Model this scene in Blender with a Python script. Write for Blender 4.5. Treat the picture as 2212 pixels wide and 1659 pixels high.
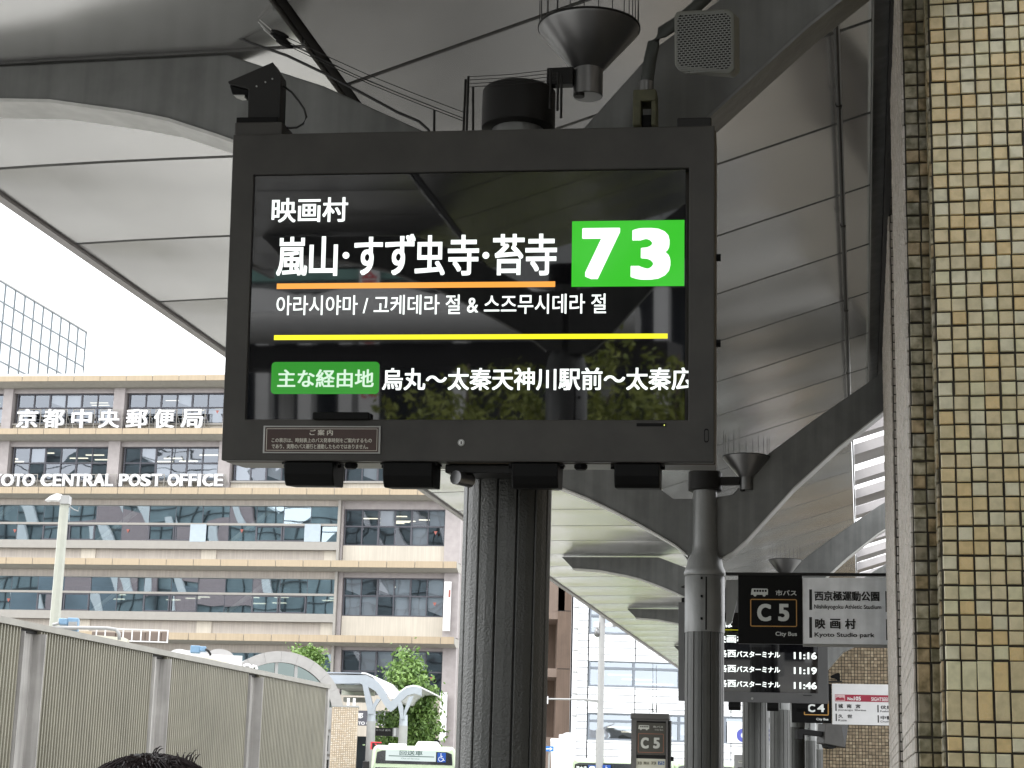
import bpy, bmesh, math, random
from mathutils import Vector, Matrix, noise
from math import sin, cos, radians, pi, tan, atan2, sqrt
random.seed(7)
S = bpy.context.scene
for _o in list(bpy.data.objects): bpy.data.objects.remove(_o, do_unlink=True)
COL = S.collection
# ---------------------------------------------------------------- camera
CAMZ = 1.5; FP = 3900.0; PITCH = radians(12.56); ROLL = radians(1.6)   # FP: focal length in 2212-wide picture units
cam = bpy.data.cameras.new('camera'); co = bpy.data.objects.new('camera', cam); COL.objects.link(co)
cam.sensor_width = 36.0; cam.lens = FP / 2212.0 * 36.0; cam.clip_start = 0.05; cam.clip_end = 2000
CM = (Matrix.Rotation(pi/2 + PITCH, 4, 'X') @ Matrix.Rotation(ROLL, 4, 'Z'))
co.matrix_world = Matrix.Translation((0, 0, CAMZ)) @ CM
S.camera = co
cam.dof.use_dof = False
# ---------------------------------------------------------------- sky, sun, exposure
w = bpy.data.worlds.new('World'); S.world = w; w.use_nodes = True
nt = w.node_tree; nt.nodes.clear()
sky = nt.nodes.new('ShaderNodeTexSky'); sky.sky_type = 'NISHITA'; sky.sun_disc = False
sky.sun_elevation = radians(52); sky.sun_rotation = radians(-60); sky.air_density = 1.0; sky.dust_density = 4.0; sky.ozone_density = 1
hs = nt.nodes.new('ShaderNodeHueSaturation'); hs.inputs['Saturation'].default_value = 0.12
mx = nt.nodes.new('ShaderNodeMix'); mx.data_type = 'RGBA'; mx.inputs[0].default_value = 0.72
mx.inputs[7].default_value = (12.5, 12.7, 13.0, 1)
bg = nt.nodes.new('ShaderNodeBackground'); bg.inputs[1].default_value = 0.115
ow = nt.nodes.new('ShaderNodeOutputWorld')
nt.links.new(sky.outputs[0], hs.inputs['Color']); nt.links.new(hs.outputs[0], mx.inputs[6])
nt.links.new(mx.outputs[2], bg.inputs[0]); nt.links.new(bg.outputs[0], ow.inputs[0])
sl = bpy.data.lights.new('overcast_sun', 'SUN'); sl.energy = 0.8; sl.angle = radians(25); sl.color = (1, .97, .93)
so = bpy.data.objects.new('overcast_sun', sl); COL.objects.link(so)
so.rotation_euler = (radians(38), 0, radians(-60))
S.view_settings.view_transform = 'Standard'; S.view_settings.look = 'None'
S.view_settings.exposure = 1.5; S.view_settings.gamma = 1; S.view_settings.use_curve_mapping = False
S.cycles.max_bounces = 8; S.cycles.diffuse_bounces = 4; S.cycles.glossy_bounces = 4; S.cycles.transparent_max_bounces = 12
S.cycles.sample_clamp_indirect = 8

# ---------------------------------------------------------------- helpers
X, Y, Z = Vector((1, 0, 0)), Vector((0, 1, 0)), Vector((0, 0, 1))
CAM = Vector((0, 0, CAMZ))
def ray(px, py): return CM.to_3x3() @ Vector((px - 1106, 829.5 - py, -FP))
class Frame:
    """a plane in the place: origin, right, up, outward normal (metres)"""
    def __init__(s, o, r=X, u=Z, n=None):
        s.o = Vector(o); s.r = Vector(r).normalized(); s.u = Vector(u).normalized()
        s.n = Vector(n).normalized() if n is not None else s.r.cross(s.u).normalized()
    def P(s, a, b, c=0.0): return s.o + s.r*a + s.u*b + s.n*c
    def at(s, px, py, c=0.0):
        d = ray(px, py); o = s.o + s.n*c
        t = (o - CAM).dot(s.n) / d.dot(s.n); p = CAM + d*t - s.o
        return p.dot(s.r), p.dot(s.u)
    def rect(s, x0, y0, x1, y1, c=0.0):
        """a0,a1,b0,b1 of the rectangle whose opposite corners are seen at two picture points"""
        a, b = s.at(x0, y0, c); d, e = s.at(x1, y1, c)
        return min(a, d), max(a, d), min(b, e), max(b, e)
    def sub(s, a, b, c=0.0): return Frame(s.P(a, b, c), s.r, s.u, s.n)
def wall(px, py, D, yaw=0.0):
    """vertical frame at depth D; yaw turns the right end away"""
    y = radians(yaw); r = Vector((cos(y), sin(y), 0)); d = ray(px, py); p = CAM + d*(D/d.y)
    return Frame((p.x, D, 0), r, Z)

WL = {}
def wl(o): return WL.get(o.name, Vector((0, 0, 0))) if o else Vector((0, 0, 0))
class MB:
    def __init__(s): s.v = []; s.f = []
    def add(s, vs, fs):
        n = len(s.v); s.v += [Vector(v) for v in vs]; s.f += [tuple(i + n for i in f) for f in fs]; return s
    def box(s, fr, a0, a1, b0, b1, c0, c1):
        vs = [fr.P(a, b, c) for c in (c0, c1) for b in (b0, b1) for a in (a0, a1)]
        return s.add(vs, [(0, 2, 3, 1), (4, 5, 7, 6), (0, 1, 5, 4), (2, 6, 7, 3), (0, 4, 6, 2), (1, 3, 7, 5)])
    def prism(s, fr, pts, c0, c1):
        n = len(pts); vs = [fr.P(a, b, c0) for a, b in pts] + [fr.P(a, b, c1) for a, b in pts]
        fs = [tuple(range(n))[::-1], tuple(range(n, 2*n))] + [(i, (i+1) % n, n+(i+1) % n, n+i) for i in range(n)]
        return s.add(vs, fs)
    def quad(s, *p): return s.add(p, [tuple(range(len(p)))])
    def tube(s, pts, r, n=8, cap=True):
        pts = [Vector(p) for p in pts]; rings = []
        for i, p in enumerate(pts):
            t = (pts[min(i+1, len(pts)-1)] - pts[max(i-1, 0)]).normalized()
            h = Z if abs(t.z) < .9 else X
            e = t.cross(h).normalized(); g = t.cross(e).normalized(); rr = r[i] if isinstance(r, (list, tuple)) else r
            rings.append([p + (e*cos(2*pi*k/n) + g*sin(2*pi*k/n))*rr for k in range(n)])
        vs = [v for q in rings for v in q]; fs = []
        for i in range(len(pts)-1):
            for k in range(n): fs.append((i*n+k, i*n+(k+1) % n, (i+1)*n+(k+1) % n, (i+1)*n+k))
        if cap: fs += [tuple(range(n))[::-1], tuple(range(len(vs)-n, len(vs)))]
        return s.add(vs, fs)
    def lathe(s, c, prof, n=24, cap=True):
        """prof: (radius, z)"""
        c = Vector(c); vs = []; fs = []
        for r, z in prof: vs += [c + Vector((r*cos(2*pi*k/n), r*sin(2*pi*k/n), z)) for k in range(n)]
        for i in range(len(prof)-1):
            for k in range(n): fs.append((i*n+k, i*n+(k+1) % n, (i+1)*n+(k+1) % n, (i+1)*n+k))
        if cap: fs += [tuple(range(n))[::-1], tuple(range(len(vs)-n, len(vs)))]
        return s.add(vs, fs)
    def build(s, name, mat, parent=None, smooth=False, bevel=0.0, fix=True, auto=None):
        off = wl(parent); me = bpy.data.meshes.new(name)
        me.from_pydata([tuple(v - off) for v in s.v], [], s.f); me.update()
        if fix:
            b = bmesh.new(); b.from_mesh(me); bmesh.ops.recalc_face_normals(b, faces=b.faces); b.to_mesh(me); b.free()
        if mat: me.materials.append(mat)
        o = bpy.data.objects.new(name, me); COL.objects.link(o)
        if parent: o.parent = parent
        WL[o.name] = off
        if smooth:
            for p in me.polygons: p.use_smooth = True
            if auto is not None:
                b = bmesh.new(); b.from_mesh(me)
                for e in b.edges:
                    if len(e.link_faces) == 2 and e.calc_face_angle(0) > radians(auto): e.smooth = False
                b.to_mesh(me); b.free()
        if bevel:
            m = o.modifiers.new('bevel', 'BEVEL'); m.width = bevel; m.segments = 2; m.limit_method = 'ANGLE'; m.harden_normals = False
        return o
def box(name, mat, parent, fr, a0, a1, b0, b1, c0, c1, bevel=0.0): return MB().box(fr, a0, a1, b0, b1, c0, c1).build(name, mat, parent, bevel=bevel)
def thing(name, label, cat, loc, group=None):
    o = bpy.data.objects.new(name, None); o.empty_display_size = .1; COL.objects.link(o); o.location = loc; WL[o.name] = Vector(loc)
    o['label'] = label; o['category'] = cat
    if group: o['group'] = group
    return o
def tag(o, label=None, cat=None, group=None, kind=None):
    if label: o['label'] = label
    if cat: o['category'] = cat
    if group: o['group'] = group
    if kind: o['kind'] = kind
    return o

# ---- lettering: real flat letters laid on their sign
_tc = {}
def glyphs(body, bold, shear=0.0):
    k = (body, bold, shear)
    if k in _tc: return _tc[k]
    c = bpy.data.curves.new('lettering', 'FONT'); c.body = body; c.size = 1; c.offset = bold; c.shear = shear; c.resolution_u = 4
    o = bpy.data.objects.new('lettering', c); COL.objects.link(o); bpy.context.view_layer.update()
    dg = bpy.context.evaluated_depsgraph_get(); m = bpy.data.meshes.new_from_object(o.evaluated_get(dg))
    vs = [v.co.copy() for v in m.vertices]; fs = [tuple(p.vertices) for p in m.polygons]
    bpy.data.objects.remove(o, do_unlink=True); bpy.data.curves.remove(c); bpy.data.meshes.remove(m)
    _tc[k] = (vs, fs); return _tc[k]
def text(body, mat, parent, fr, a0, a1, b0, b1, c=0.002, bold=0.012, depth=0.0, name='lettering', shear=0.0, fitw=True):
    """letters fitted to a rectangle of the frame; weight comes from overlaid shifted outlines"""
    vs, fs = glyphs(body, 0.0, shear)
    if not vs: return None
    x0 = min(v.x for v in vs); x1 = max(v.x for v in vs); y0 = min(v.y for v in vs); y1 = max(v.y for v in vs)
    x0 -= bold; x1 += bold; y0 -= bold*.7; y1 += bold*.7
    sy = (b1-b0)/(y1-y0); sx = (a1-a0)/(x1-x0) if fitw else sy
    offs = [(0, 0)]
    if bold > .004:
        n = 4 if bold < .03 else (8 if bold < .04 else 20)
        for k in range(n):
            t = pi/4 + 2*pi*k/n if n == 4 else 2*pi*k/n
            offs.append((bold*max(-1, min(1, 1.42*cos(t))), bold*.7*max(-1, min(1, 1.42*sin(t)))))
    m = MB(); st = 1.2e-4 if not depth else .002
    for j, (ox, oy) in enumerate(offs):
        f = lambda v, cc: fr.P(a0 + (v.x+ox-x0)*sx, b0 + (v.y+oy-y0)*sy, cc + j*st)
        m.add([f(v, c+depth) for v in vs], fs)
        if depth:
            ec = {}
            for q in fs:
                for i in range(len(q)):
                    e = (q[i], q[(i+1) % len(q)]); ec.setdefault(tuple(sorted(e)), []).append(e)
            bd = [es[0] for es in ec.values() if len(es) == 1]
            vv = []; ff = []
            for (p_, q_) in bd:
                n0 = len(vv); vv += [f(vs[q_], c+depth), f(vs[p_], c+depth), f(vs[p_], c), f(vs[q_], c)]; ff.append((n0, n0+1, n0+2, n0+3))
            m.add(vv, ff)
    return m.build(name, mat, parent, fix=False)

# ---------------------------------------------------------------- materials
def pbr(name, col, rough=.6, metal=0.0, var=.12, scale=4.0, bump=0.0, bscale=60.0, spec=.5, streak=0.0, rvar=0.0, alt=None, altfac=0.5, emis=None):
    m = bpy.data.materials.new(name); m.use_nodes = True; t = m.node_tree; N = t.nodes; L = t.links
    p = N['Principled BSDF']; p.inputs['Roughness'].default_value = rough; p.inputs['Metallic'].default_value = metal
    p.inputs['Specular IOR Level'].default_value = spec
    tc = N.new('ShaderNodeTexCoord')
    nz = N.new('ShaderNodeTexNoise'); nz.inputs['Scale'].default_value = scale; nz.inputs['Detail'].default_value = 6; nz.inputs['Roughness'].default_value = .6
    L.new(tc.outputs['Object'], nz.inputs['Vector'])
    r = N.new('ShaderNodeValToRGB'); r.color_ramp.elements[0].position = .3; r.color_ramp.elements[1].position = .72
    c2 = alt if alt else tuple(min(1, c*(1+var)) for c in col)
    c1 = tuple(c*(1-var) for c in col)
    r.color_ramp.elements[0].color = (*c1, 1); r.color_ramp.elements[1].color = (*c2, 1)
    L.new(nz.outputs[0], r.inputs[0]); last = r.outputs[0]
    if streak:
        mp = N.new('ShaderNodeMapping'); mp.inputs['Scale'].default_value = (9, 9, .35); L.new(tc.outputs['Object'], mp.inputs[0])
        n2 = N.new('ShaderNodeTexNoise'); n2.inputs['Scale'].default_value = 1.5; n2.inputs['Detail'].default_value = 5; L.new(mp.outputs[0], n2.inputs['Vector'])
        r2 = N.new('ShaderNodeValToRGB'); r2.color_ramp.elements[0].position = .42; r2.color_ramp.elements[1].position = .62
        r2.color_ramp.elements[0].color = (1-streak, 1-streak, 1-streak, 1); r2.color_ramp.elements[1].color = (1, 1, 1, 1)
        L.new(n2.outputs[0], r2.inputs[0])
        mm = N.new('ShaderNodeMix'); mm.data_type = 'RGBA'; mm.blend_type = 'MULTIPLY'; mm.inputs[0].default_value = 1
        L.new(last, mm.inputs[6]); L.new(r2.outputs[0], mm.inputs[7]); last = mm.outputs[2]
    L.new(last, p.inputs['Base Color'])
    if rvar:
        mr = N.new('ShaderNodeMapRange'); mr.inputs[3].default_value = max(.02, rough-rvar); mr.inputs[4].default_value = rough+rvar
        L.new(nz.outputs[0], mr.inputs[0]); L.new(mr.outputs[0], p.inputs['Roughness'])
    if bump:
        nb = N.new('ShaderNodeTexNoise'); nb.inputs['Scale'].default_value = bscale; nb.inputs['Detail'].default_value = 3 if bscale > 5 else 0
        L.new(tc.outputs['Object'], nb.inputs['Vector'])
        b = N.new('ShaderNodeBump'); b.inputs['Strength'].default_value = bump; b.inputs['Distance'].default_value = 1.0/bscale if bscale > 5 else .12
        L.new(nb.outputs[0], b.inputs['Height']); L.new(b.outputs[0], p.inputs['Normal'])
    return m
def emit(name, col, st=1.0, var=.0):
    m = bpy.data.materials.new(name); m.use_nodes = True; p = m.node_tree.nodes['Principled BSDF']
    p.inputs['Base Color'].default_value = (.02, .02, .02, 1); p.inputs['Roughness'].default_value = .08
    p.inputs['Emission Color'].default_value = (*col, 1); p.inputs['Emission Strength'].default_value = st*.42
    return m
def tilemat(name, cols, rough=.35, dirt=.25, bump=.15):
    """glazed mosaic tile, colour different from tile to tile"""
    m = bpy.data.materials.new(name); m.use_nodes = True; t = m.node_tree; N = t.nodes; L = t.links; p = N['Principled BSDF']
    p.inputs['Roughness'].default_value = rough
    oi = N.new('ShaderNodeObjectInfo'); gi = N.new('ShaderNodeNewGeometry'); ad = N.new('ShaderNodeMath'); ad.operation = 'ADD'
    fr = N.new('ShaderNodeMath'); fr.operation = 'FRACT'
    L.new(oi.outputs['Random'], ad.inputs[0]); L.new(gi.outputs['Random Per Island'], ad.inputs[1]); L.new(ad.outputs[0], fr.inputs[0])
    r = N.new('ShaderNodeValToRGB'); r.color_ramp.interpolation = 'CONSTANT'
    n = len(cols)
    while len(r.color_ramp.elements) < n: r.color_ramp.elements.new(.5)
    for i, c in enumerate(cols): r.color_ramp.elements[i].position = i/n; r.color_ramp.elements[i].color = (*c, 1)
    L.new(fr.outputs[0], r.inputs[0])
    nz = N.new('ShaderNodeTexNoise'); nz.inputs['Scale'].default_value = 28; nz.inputs['Detail'].default_value = 6
    L.new(gi.outputs['Position'], nz.inputs['Vector'])
    r2 = N.new('ShaderNodeValToRGB'); r2.color_ramp.elements[0].position = .35; r2.color_ramp.elements[1].position = .65
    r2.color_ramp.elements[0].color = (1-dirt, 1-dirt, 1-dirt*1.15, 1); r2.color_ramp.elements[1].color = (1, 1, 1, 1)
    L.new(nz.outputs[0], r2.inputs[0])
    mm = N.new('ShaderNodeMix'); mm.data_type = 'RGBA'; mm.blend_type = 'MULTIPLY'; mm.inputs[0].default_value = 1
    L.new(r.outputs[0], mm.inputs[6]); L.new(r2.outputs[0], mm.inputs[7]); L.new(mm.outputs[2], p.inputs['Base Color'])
    mr = N.new('ShaderNodeMapRange'); mr.inputs[3].default_value = rough+.2; mr.inputs[4].default_value = max(.05, rough-.15)
    L.new(nz.outputs[0], mr.inputs[0]); L.new(mr.outputs[0], p.inputs['Roughness'])
    b = N.new('ShaderNodeBump'); b.inputs['Strength'].default_value = bump; b.inputs['Distance'].default_value = .004
    L.new(nz.outputs[0], b.inputs['Height']); L.new(b.outputs[0], p.inputs['Normal'])
    return m
def glassy(name, tint, mixf=.5, rough=.02, wob=.25, wscale=.6, tr=(.8, .83, .85)):
    """window pane: part mirror, part see-through, slightly warped like float glass"""
    m = bpy.data.materials.new(name); m.use_nodes = True; t = m.node_tree; N = t.nodes; L = t.links; N.clear()
    out = N.new('ShaderNodeOutputMaterial'); mi = N.new('ShaderNodeMixShader'); g = N.new('ShaderNodeBsdfGlossy'); tp = N.new('ShaderNodeBsdfTransparent')
    g.inputs['Color'].default_value = (*tint, 1); g.inputs['Roughness'].default_value = rough; tp.inputs['Color'].default_value = (*tr, 1)
    gi = N.new('ShaderNodeNewGeometry'); nz = N.new('ShaderNodeTexNoise'); nz.inputs['Scale'].default_value = wscale; nz.inputs['Detail'].default_value = 1.5
    L.new(gi.outputs['Position'], nz.inputs['Vector'])
    b = N.new('ShaderNodeBump'); b.inputs['Strength'].default_value = wob; b.inputs['Distance'].default_value = .12
    L.new(nz.outputs[0], b.inputs['Height']); L.new(b.outputs[0], g.inputs['Normal'])
    mi.inputs[0].default_value = mixf; L.new(tp.outputs[0], mi.inputs[1]); L.new(g.outputs[0], mi.inputs[2]); L.new(mi.outputs[0], out.inputs[0])
    return m
M = {}
M['black_paint'] = pbr('black_paint', (.014, .0135, .013), .5, spec=.25, bump=.05, bscale=500, var=.15)
M['sign_paint'] = pbr('sign_paint', (.042, .040, .036), .5, spec=.35, bump=.08, bscale=600, var=.28, scale=5, rvar=.12)
M['sign_side'] = pbr('sign_side', (.07, .055, .035), .4, var=.3, scale=6, streak=.4)
M['screen'] = pbr('screen', (.004, .004, .005), .02, var=.0, spec=.5); M['screen'].node_tree.nodes['Principled BSDF'].inputs['IOR'].default_value = 1.85
M['black'] = pbr('black', (.006, .006, .006), .55, spec=.12)
M['sheen'] = pbr('sheen', (.02, .02, .02), .25)
M['alu'] = pbr('alu', (.35, .35, .34), .35, .8, rvar=.1)
M['steel'] = pbr('steel', (.19, .19, .19), .33, .85, var=.1, rvar=.08)
M['col_paint'] = pbr('col_paint', (.085, .087, .082), .36, .15, var=.18, scale=3, bump=.45, bscale=130, streak=.22)
M['col_smooth'] = pbr('col_smooth', (.21, .215, .21), .4, .2, var=.12, scale=3, bump=.1, bscale=60, streak=.2)
M['arm_paint'] = pbr('arm_paint', (.165, .17, .165), .48, .1, var=.18, scale=5, streak=.2, rvar=.1)
M['soffit'] = pbr('soffit', (.66, .66, .65), .21, .74, var=.10, scale=1.6, bump=.28, bscale=1.1, rvar=.07, streak=.0)
M['flange'] = pbr('flange', (.55, .55, .53), .45, .1, var=.1, scale=4, streak=.1)
M['trim'] = pbr('trim', (.42, .40, .40), .4, .3)
M['roof_dark'] = pbr('roof_dark', (.012, .012, .012), .7, spec=.1)
M['rust'] = pbr('rust', (.02, .017, .015), .55, .2, var=.35, scale=14)
M['cable'] = pbr('cable', (.012, .012, .012), .5)
M['white_paint'] = pbr('white_paint', (.66, .66, .66), .45, var=.05)
M['grey_paint'] = pbr('grey_paint', (.30, .30, .295), .5, var=.08)
M['pale_concrete'] = pbr('pale_concrete', (.28, .275, .26), .85, var=.25, scale=30, bump=.4, bscale=120)  # unseen plaza concrete, lightened to bounce light up to the soffit
M['paving'] = pbr('paving', (.075, .072, .066), .6, var=.15, scale=8, bump=.2)
M['grout'] = pbr('grout', (.05, .045, .035), .9, var=.5, scale=12)
M['tile'] = tilemat('tile', [(0.818, 0.691, 0.409), (0.850, 0.800, 0.517), (0.769, 0.659, 0.394), (0.850, 0.643, 0.312), (0.850, 0.800, 0.572), (0.818, 0.724, 0.463), (0.850, 0.675, 0.354), (0.736, 0.627, 0.368), (0.850, 0.800, 0.572), (0.850, 0.739, 0.449)], .28, .2)
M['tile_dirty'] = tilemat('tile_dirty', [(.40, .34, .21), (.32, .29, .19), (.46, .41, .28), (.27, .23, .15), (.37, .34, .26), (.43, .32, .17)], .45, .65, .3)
M['tile_skylit'] = tilemat('tile_skylit', [(.50, .45, .40), (.54, .49, .44), (.47, .43, .38), (.52, .46, .40)], .3, .3)  # the sky light on the side faces is put into these tones
M['tile_shaded'] = tilemat('tile_shaded', [(.26, .20, .13), (.32, .25, .165), (.22, .17, .11), (.38, .31, .21), (.28, .22, .145)], .4, .3)  # beige tile darkened to brown: the shade is in the colour
M['tile_cream'] = tilemat('tile_cream', [(.62, .52, .40), (.68, .58, .46), (.58, .47, .35), (.70, .62, .52)], .4, .2)  # cream tile tones of the entrance pier
# ================================================================ SETTING
AZ = radians(11.095); A = Vector((sin(AZ), cos(AZ), 0)); U = Vector((-cos(AZ), sin(AZ), 0)); C0 = Vector((-.0033, 5.75, 0))
def PF(s, u=0.0): return Frame(C0 + A*s + U*u, U, Z, A)       # cross-section of the shelter at distance s along it: a = metres to the left, b = height
W0 = Frame((0, 0, 0), X, Y, Z)
g = MB().box(W0, -400, 400, -300, 500, -.3, 0).build('ground', M['pale_concrete']); tag(g, kind='structure')
pv = MB().box(Frame(C0, U, A, Z), -4.5, 1.9, -14, 60, .0, .13).build('pavement', M['paving'], bevel=.02); tag(pv, kind='structure')
kb = MB().box(Frame(C0, U, A, Z), 1.903, 2.08, -14, 60, .0, .145).build('kerb', M['grey_paint'], bevel=.015); tag(kb, kind='structure')
mk = MB()
for k in range(14): mk.box(Frame(C0, U, A, Z), 5.3, 5.42, -14+k*5, -11+k*5, .004, .008)
tag(mk.build('road_marking', M['white_paint']), kind='structure')

# ================================================================ SHELTER ROOF
PITCHS = 1.06
roof = thing('shelter_roof', 'long gull-wing bus shelter roof with jointed metal soffit panels overhead', 'roof', C0 + Vector((0, 0, 4.0)))
def zl(u): return 4.0 - .018*max(0, u-1.6)**2*1.0                    # flat left wing, its lip bent down a little
def zr(u): return 4.275 - .32*u
def soffit(prof_u, zf, s0, s1, th=.03, nu=6):
    a0, a1 = prof_u; m = MB(); us = [a0 + (a1-a0)*i/nu for i in range(nu+1)]
    lo = []; hi = []
    for u in us: lo.append((u, zf(u))); hi.append((u, zf(u)+th))
    m.prism(PF(0), lo + hi[::-1], s0, s1); return m
GAP = .015
lm = soffit((.772, 2.56), zl, GAP, PITCHS-GAP); first = None
for k in range(-9, 38):
    if first is None:
        o = lm.build('soffit_panel', M['soffit'], roof); first = o; o.location = A*(k*PITCHS)
    else:
        o = first.copy(); COL.objects.link(o); o.location = A*(k*PITCHS)
rm1 = soffit((-1.19, .74), zr, GAP, PITCHS-GAP); rm2 = soffit((-1.05, .74), zr, GAP, PITCHS-GAP)
f1 = f2 = None
for k in range(-10, 38):
    s = .45 + k*PITCHS
    if s < 8.0:
        if not f1: f1 = rm1.build('soffit_panel', M['soffit'], roof); o = f1
        else: o = f1.copy(); COL.objects.link(o)
    else:
        if not f2: f2 = rm2.build('soffit_panel', M['soffit'], roof); o = f2
        else: o = f2.copy(); COL.objects.link(o)
    o.location = A*s
S0, S1 = -10.1, 40.5
m = MB()
m.prism(PF(0), [(.765, 4.045), (2.55, 4.035), (2.55, 4.16), (.765, 4.2)], S0, S1)
m.prism(PF(0), [(.75, 4.09), (.755, 4.2), (-1.04, 4.76), (-1.04, 4.66)], S0, S1)
m.prism(PF(0), [(-1.045, 4.66), (-1.045, 4.76), (-1.2, 4.80), (-1.2, 4.71)], S0, 9.0)
m.build('roof_deck', M['roof_dark'], roof)
MB().prism(PF(0), [(2.568, 3.965), (2.60, 3.955), (2.625, 3.99), (2.625, 4.2), (2.568, 4.2)], S0, S1).build('edge_trim', M['trim'], roof)
MB().prism(PF(0), [(.748, 4.05), (.764, 4.02), (.764, 4.2), (.748, 4.2)], S0, S1).build('valley_gutter', M['black_paint'], roof)
MB().prism(PF(0), [(-1.193, 4.63), (-1.199, 4.63), (-1.199, 4.80), (-1.193, 4.80)], S0, 8.9).build('drip_strip', M['alu'], roof)
MB().prism(PF(0), [(-1.20, 4.66), (-1.262, 4.68), (-1.262, 4.82), (-1.20, 4.82)], S0, 8.9).build('gutter', M['arm_paint'], roof)
MB().prism(PF(0), [(-1.264, 4.60), (-1.30, 4.60), (-1.30, 4.95), (-1.264, 4.95)], S0, 8.9).build('gutter_fascia', M['black_paint'], roof)
pt = [PF(s).P(-1.045, zr(-1.045)-.05) for s in (-8, -4, 0, 2, 4, 6, 8, 8.9)]
m = MB().tube(pt, .011, 8)
for s in (0.5, 2.2, 4, 5.8, 7.6): m.tube([PF(s).P(-1.045, zr(-1.045)-.05), PF(s+.03).P(-1.045, zr(-1.045)-.05)], .016, 8)
m.build('conduit', M['rust'], roof)
MB().tube([q - U*.011 for q in pt], .0045, 6).build('conduit_highlight', M['alu'], roof)  # thin bright tube in place of the highlight along the conduit
# slatted skylight right of the panels beyond the second column: bars with open sky between them
sl0 = None
bars = [(9.05, .35), (10.35, .22), (11.3, .55), (12.75, .3), (13.9, .55), (15.1, .3), (16.3, .5), (17.6, .3), (18.9, .5), (20.3, .4), (21.6, .5), (23, .4), (24.3, .5), (25.8, .5)]
for s, wd in bars:
    MB().prism(PF(0), [(-1.07, zr(-1.07)), (-2.9, zr(-2.9)), (-2.9, zr(-2.9)+.1), (-1.07, zr(-1.07)+.1)], s, s+wd).build('skylight_bar', M['trim'], roof)
MB().prism(PF(0), [(-1.053, 4.66), (-1.066, 4.66), (-1.066, 4.85), (-1.053, 4.85)], 9.0, S1).build('skylight_kerb', M['arm_paint'], roof)

# ================================================================ COLUMNS WITH ARMS
armL = [(.02, 3.20), (.14, 3.20), (.22, 3.265), (.47, 3.41), (.68, 3.52), (.88, 3.615), (1.07, 3.69), (1.25, 3.755), (1.40, 3.79), (1.7, 3.845), (2.0, 3.865), (2.12, 3.985), (1.05, 3.985), (.69, 3.85), (.33, 3.67), (.23, 3.60), (.02, 3.60)]
armR = [(-.02, 3.17), (-.13, 3.17), (-.20, 3.21), (-.30, 3.30), (-.64, 3.68), (-.97, 3.985), (-1.3, 4.25), (-1.8, 4.55), (-2.3, 4.78), (-2.3, 5.02), (-1.8, 4.83), (-1.32, 4.55), (-.79, 4.18), (-.46, 3.93), (-.2, 3.63), (-.02, 3.60)]
def flange(pts, t, w, fr):
    """strip that follows the lower edge"""
    m = MB(); n = len(pts); vs = []; fs = []
    for i, (a, b) in enumerate(pts):
        for c in (-.012, 2*w-.02):
            vs.append(fr.P(a, b-.002, c)); vs.append(fr.P(a, b-.002-t, c))
    for i in range(n-1):
        k = i*4; j = k+4
        fs += [(k, k+2, j+2, j), (k+1, j+1, j+3, k+3), (k, j, j+1, k+1), (k+2, k+3, j+3, j+2)]
    fs += [(0, 1, 3, 2), (n*4-4, n*4-2, n*4-1, n*4-3)]
    return m.add(vs, fs)
def stave(r, z0, z1, k, n, c):
    m = MB(); g = .045; a0 = 2*pi*(k+g)/n; a1 = 2*pi*(k+1-g)/n; am = (a0+a1)/2
    def q(a, rr): return (c.x + rr*cos(a), c.y + rr*sin(a))
    pts = [q(a0, r*.985), q(a0+.02, r), q(am, r*1.0), q(a1-.02, r), q(a1, r*.985), q(a1, r*.9), q(am, r*.9), q(a0, r*.9)]
    return m.prism(Frame((0, 0, 0), X, Y, Z), pts, z0, z1)
def column(s, label, staves=True, arms=True, top=True, half=.07, r=.141, zs=2.62, group='grey columns carrying the shelter roof'):
    c = C0 + A*s; t = thing('shelter_column', label, 'column', c, group)
    if staves:
        for k in range(14): stave(r, .13, zs, k, 14, c).build('stave', M['col_paint'], t)
        MB().lathe(c, [(r*.93, .13), (r*.93, zs)], 28).build('core', M['black_paint'], t, smooth=True, auto=40)
    else:
        m = MB()
        for k in range(14): q = stave(r, .13, zs, k, 14, c); m.add(q.v, q.f)
        m.lathe(c, [(r*.93, .13), (r*.93, zs)], 28).build('shaft', M['col_paint'], t)
    MB().lathe(c, [(r+.004, zs), (r+.004, 3.02), (r-.004, 3.03)], 32).build('sheath', M['col_smooth'], t, smooth=True, auto=40)
    MB().lathe(c, [(r+.006, 3.03), (r+.012, 3.05), (r+.004, 3.075), (r*.95, 3.10), (r*.88, 3.15), (.096, 3.20), (.090, 3.26), (.088, 3.67)], 32).build('neck', M['col_smooth'], t, smooth=True, auto=60)
    # vertical joint of the sheath and its bolts
    d = (CAM - c); d.z = 0; d.normalize(); fr = Frame(c, d.cross(Z)*-1, Z, d)
    sf = Frame(c + d*(r+.004), Z.cross(d), Z, d)
    MB().box(sf, .006, .016, zs+.01, 3.01, -.01, .002).build('sheath_joint', M['black'], t)
    for b in (zs+.08, zs+.24, zs+.37): box('bolt', M['black'], t, sf, -.03, -.014, b, b+.018, -.006, .012, .003)
    if top: MB().lathe(c, [(.118, 3.655), (.124, 3.66), (.124, 3.79), (.118, 3.797)], 36).build('cap', M['black_paint'], t, smooth=True, auto=40)
    if arms:
        fr = PF(s)
        MB().prism(fr, armL, 0, 2*half).build('arm', M['arm_paint'], t, bevel=.006)
        MB().prism(fr, armR, 0, 2*half).build('arm', M['arm_paint'], t, bevel=.006)
        flange(armL[1:11], .012, half+.02, fr).build('arm_flange', M['flange'], t)
        flange(armR[1:9], .012, half+.02, fr).build('arm_flange', M['col_smooth'] if s < 1 else M['flange'], t)  # near right flange darker: its dimness is put into the colour
    return t
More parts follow.
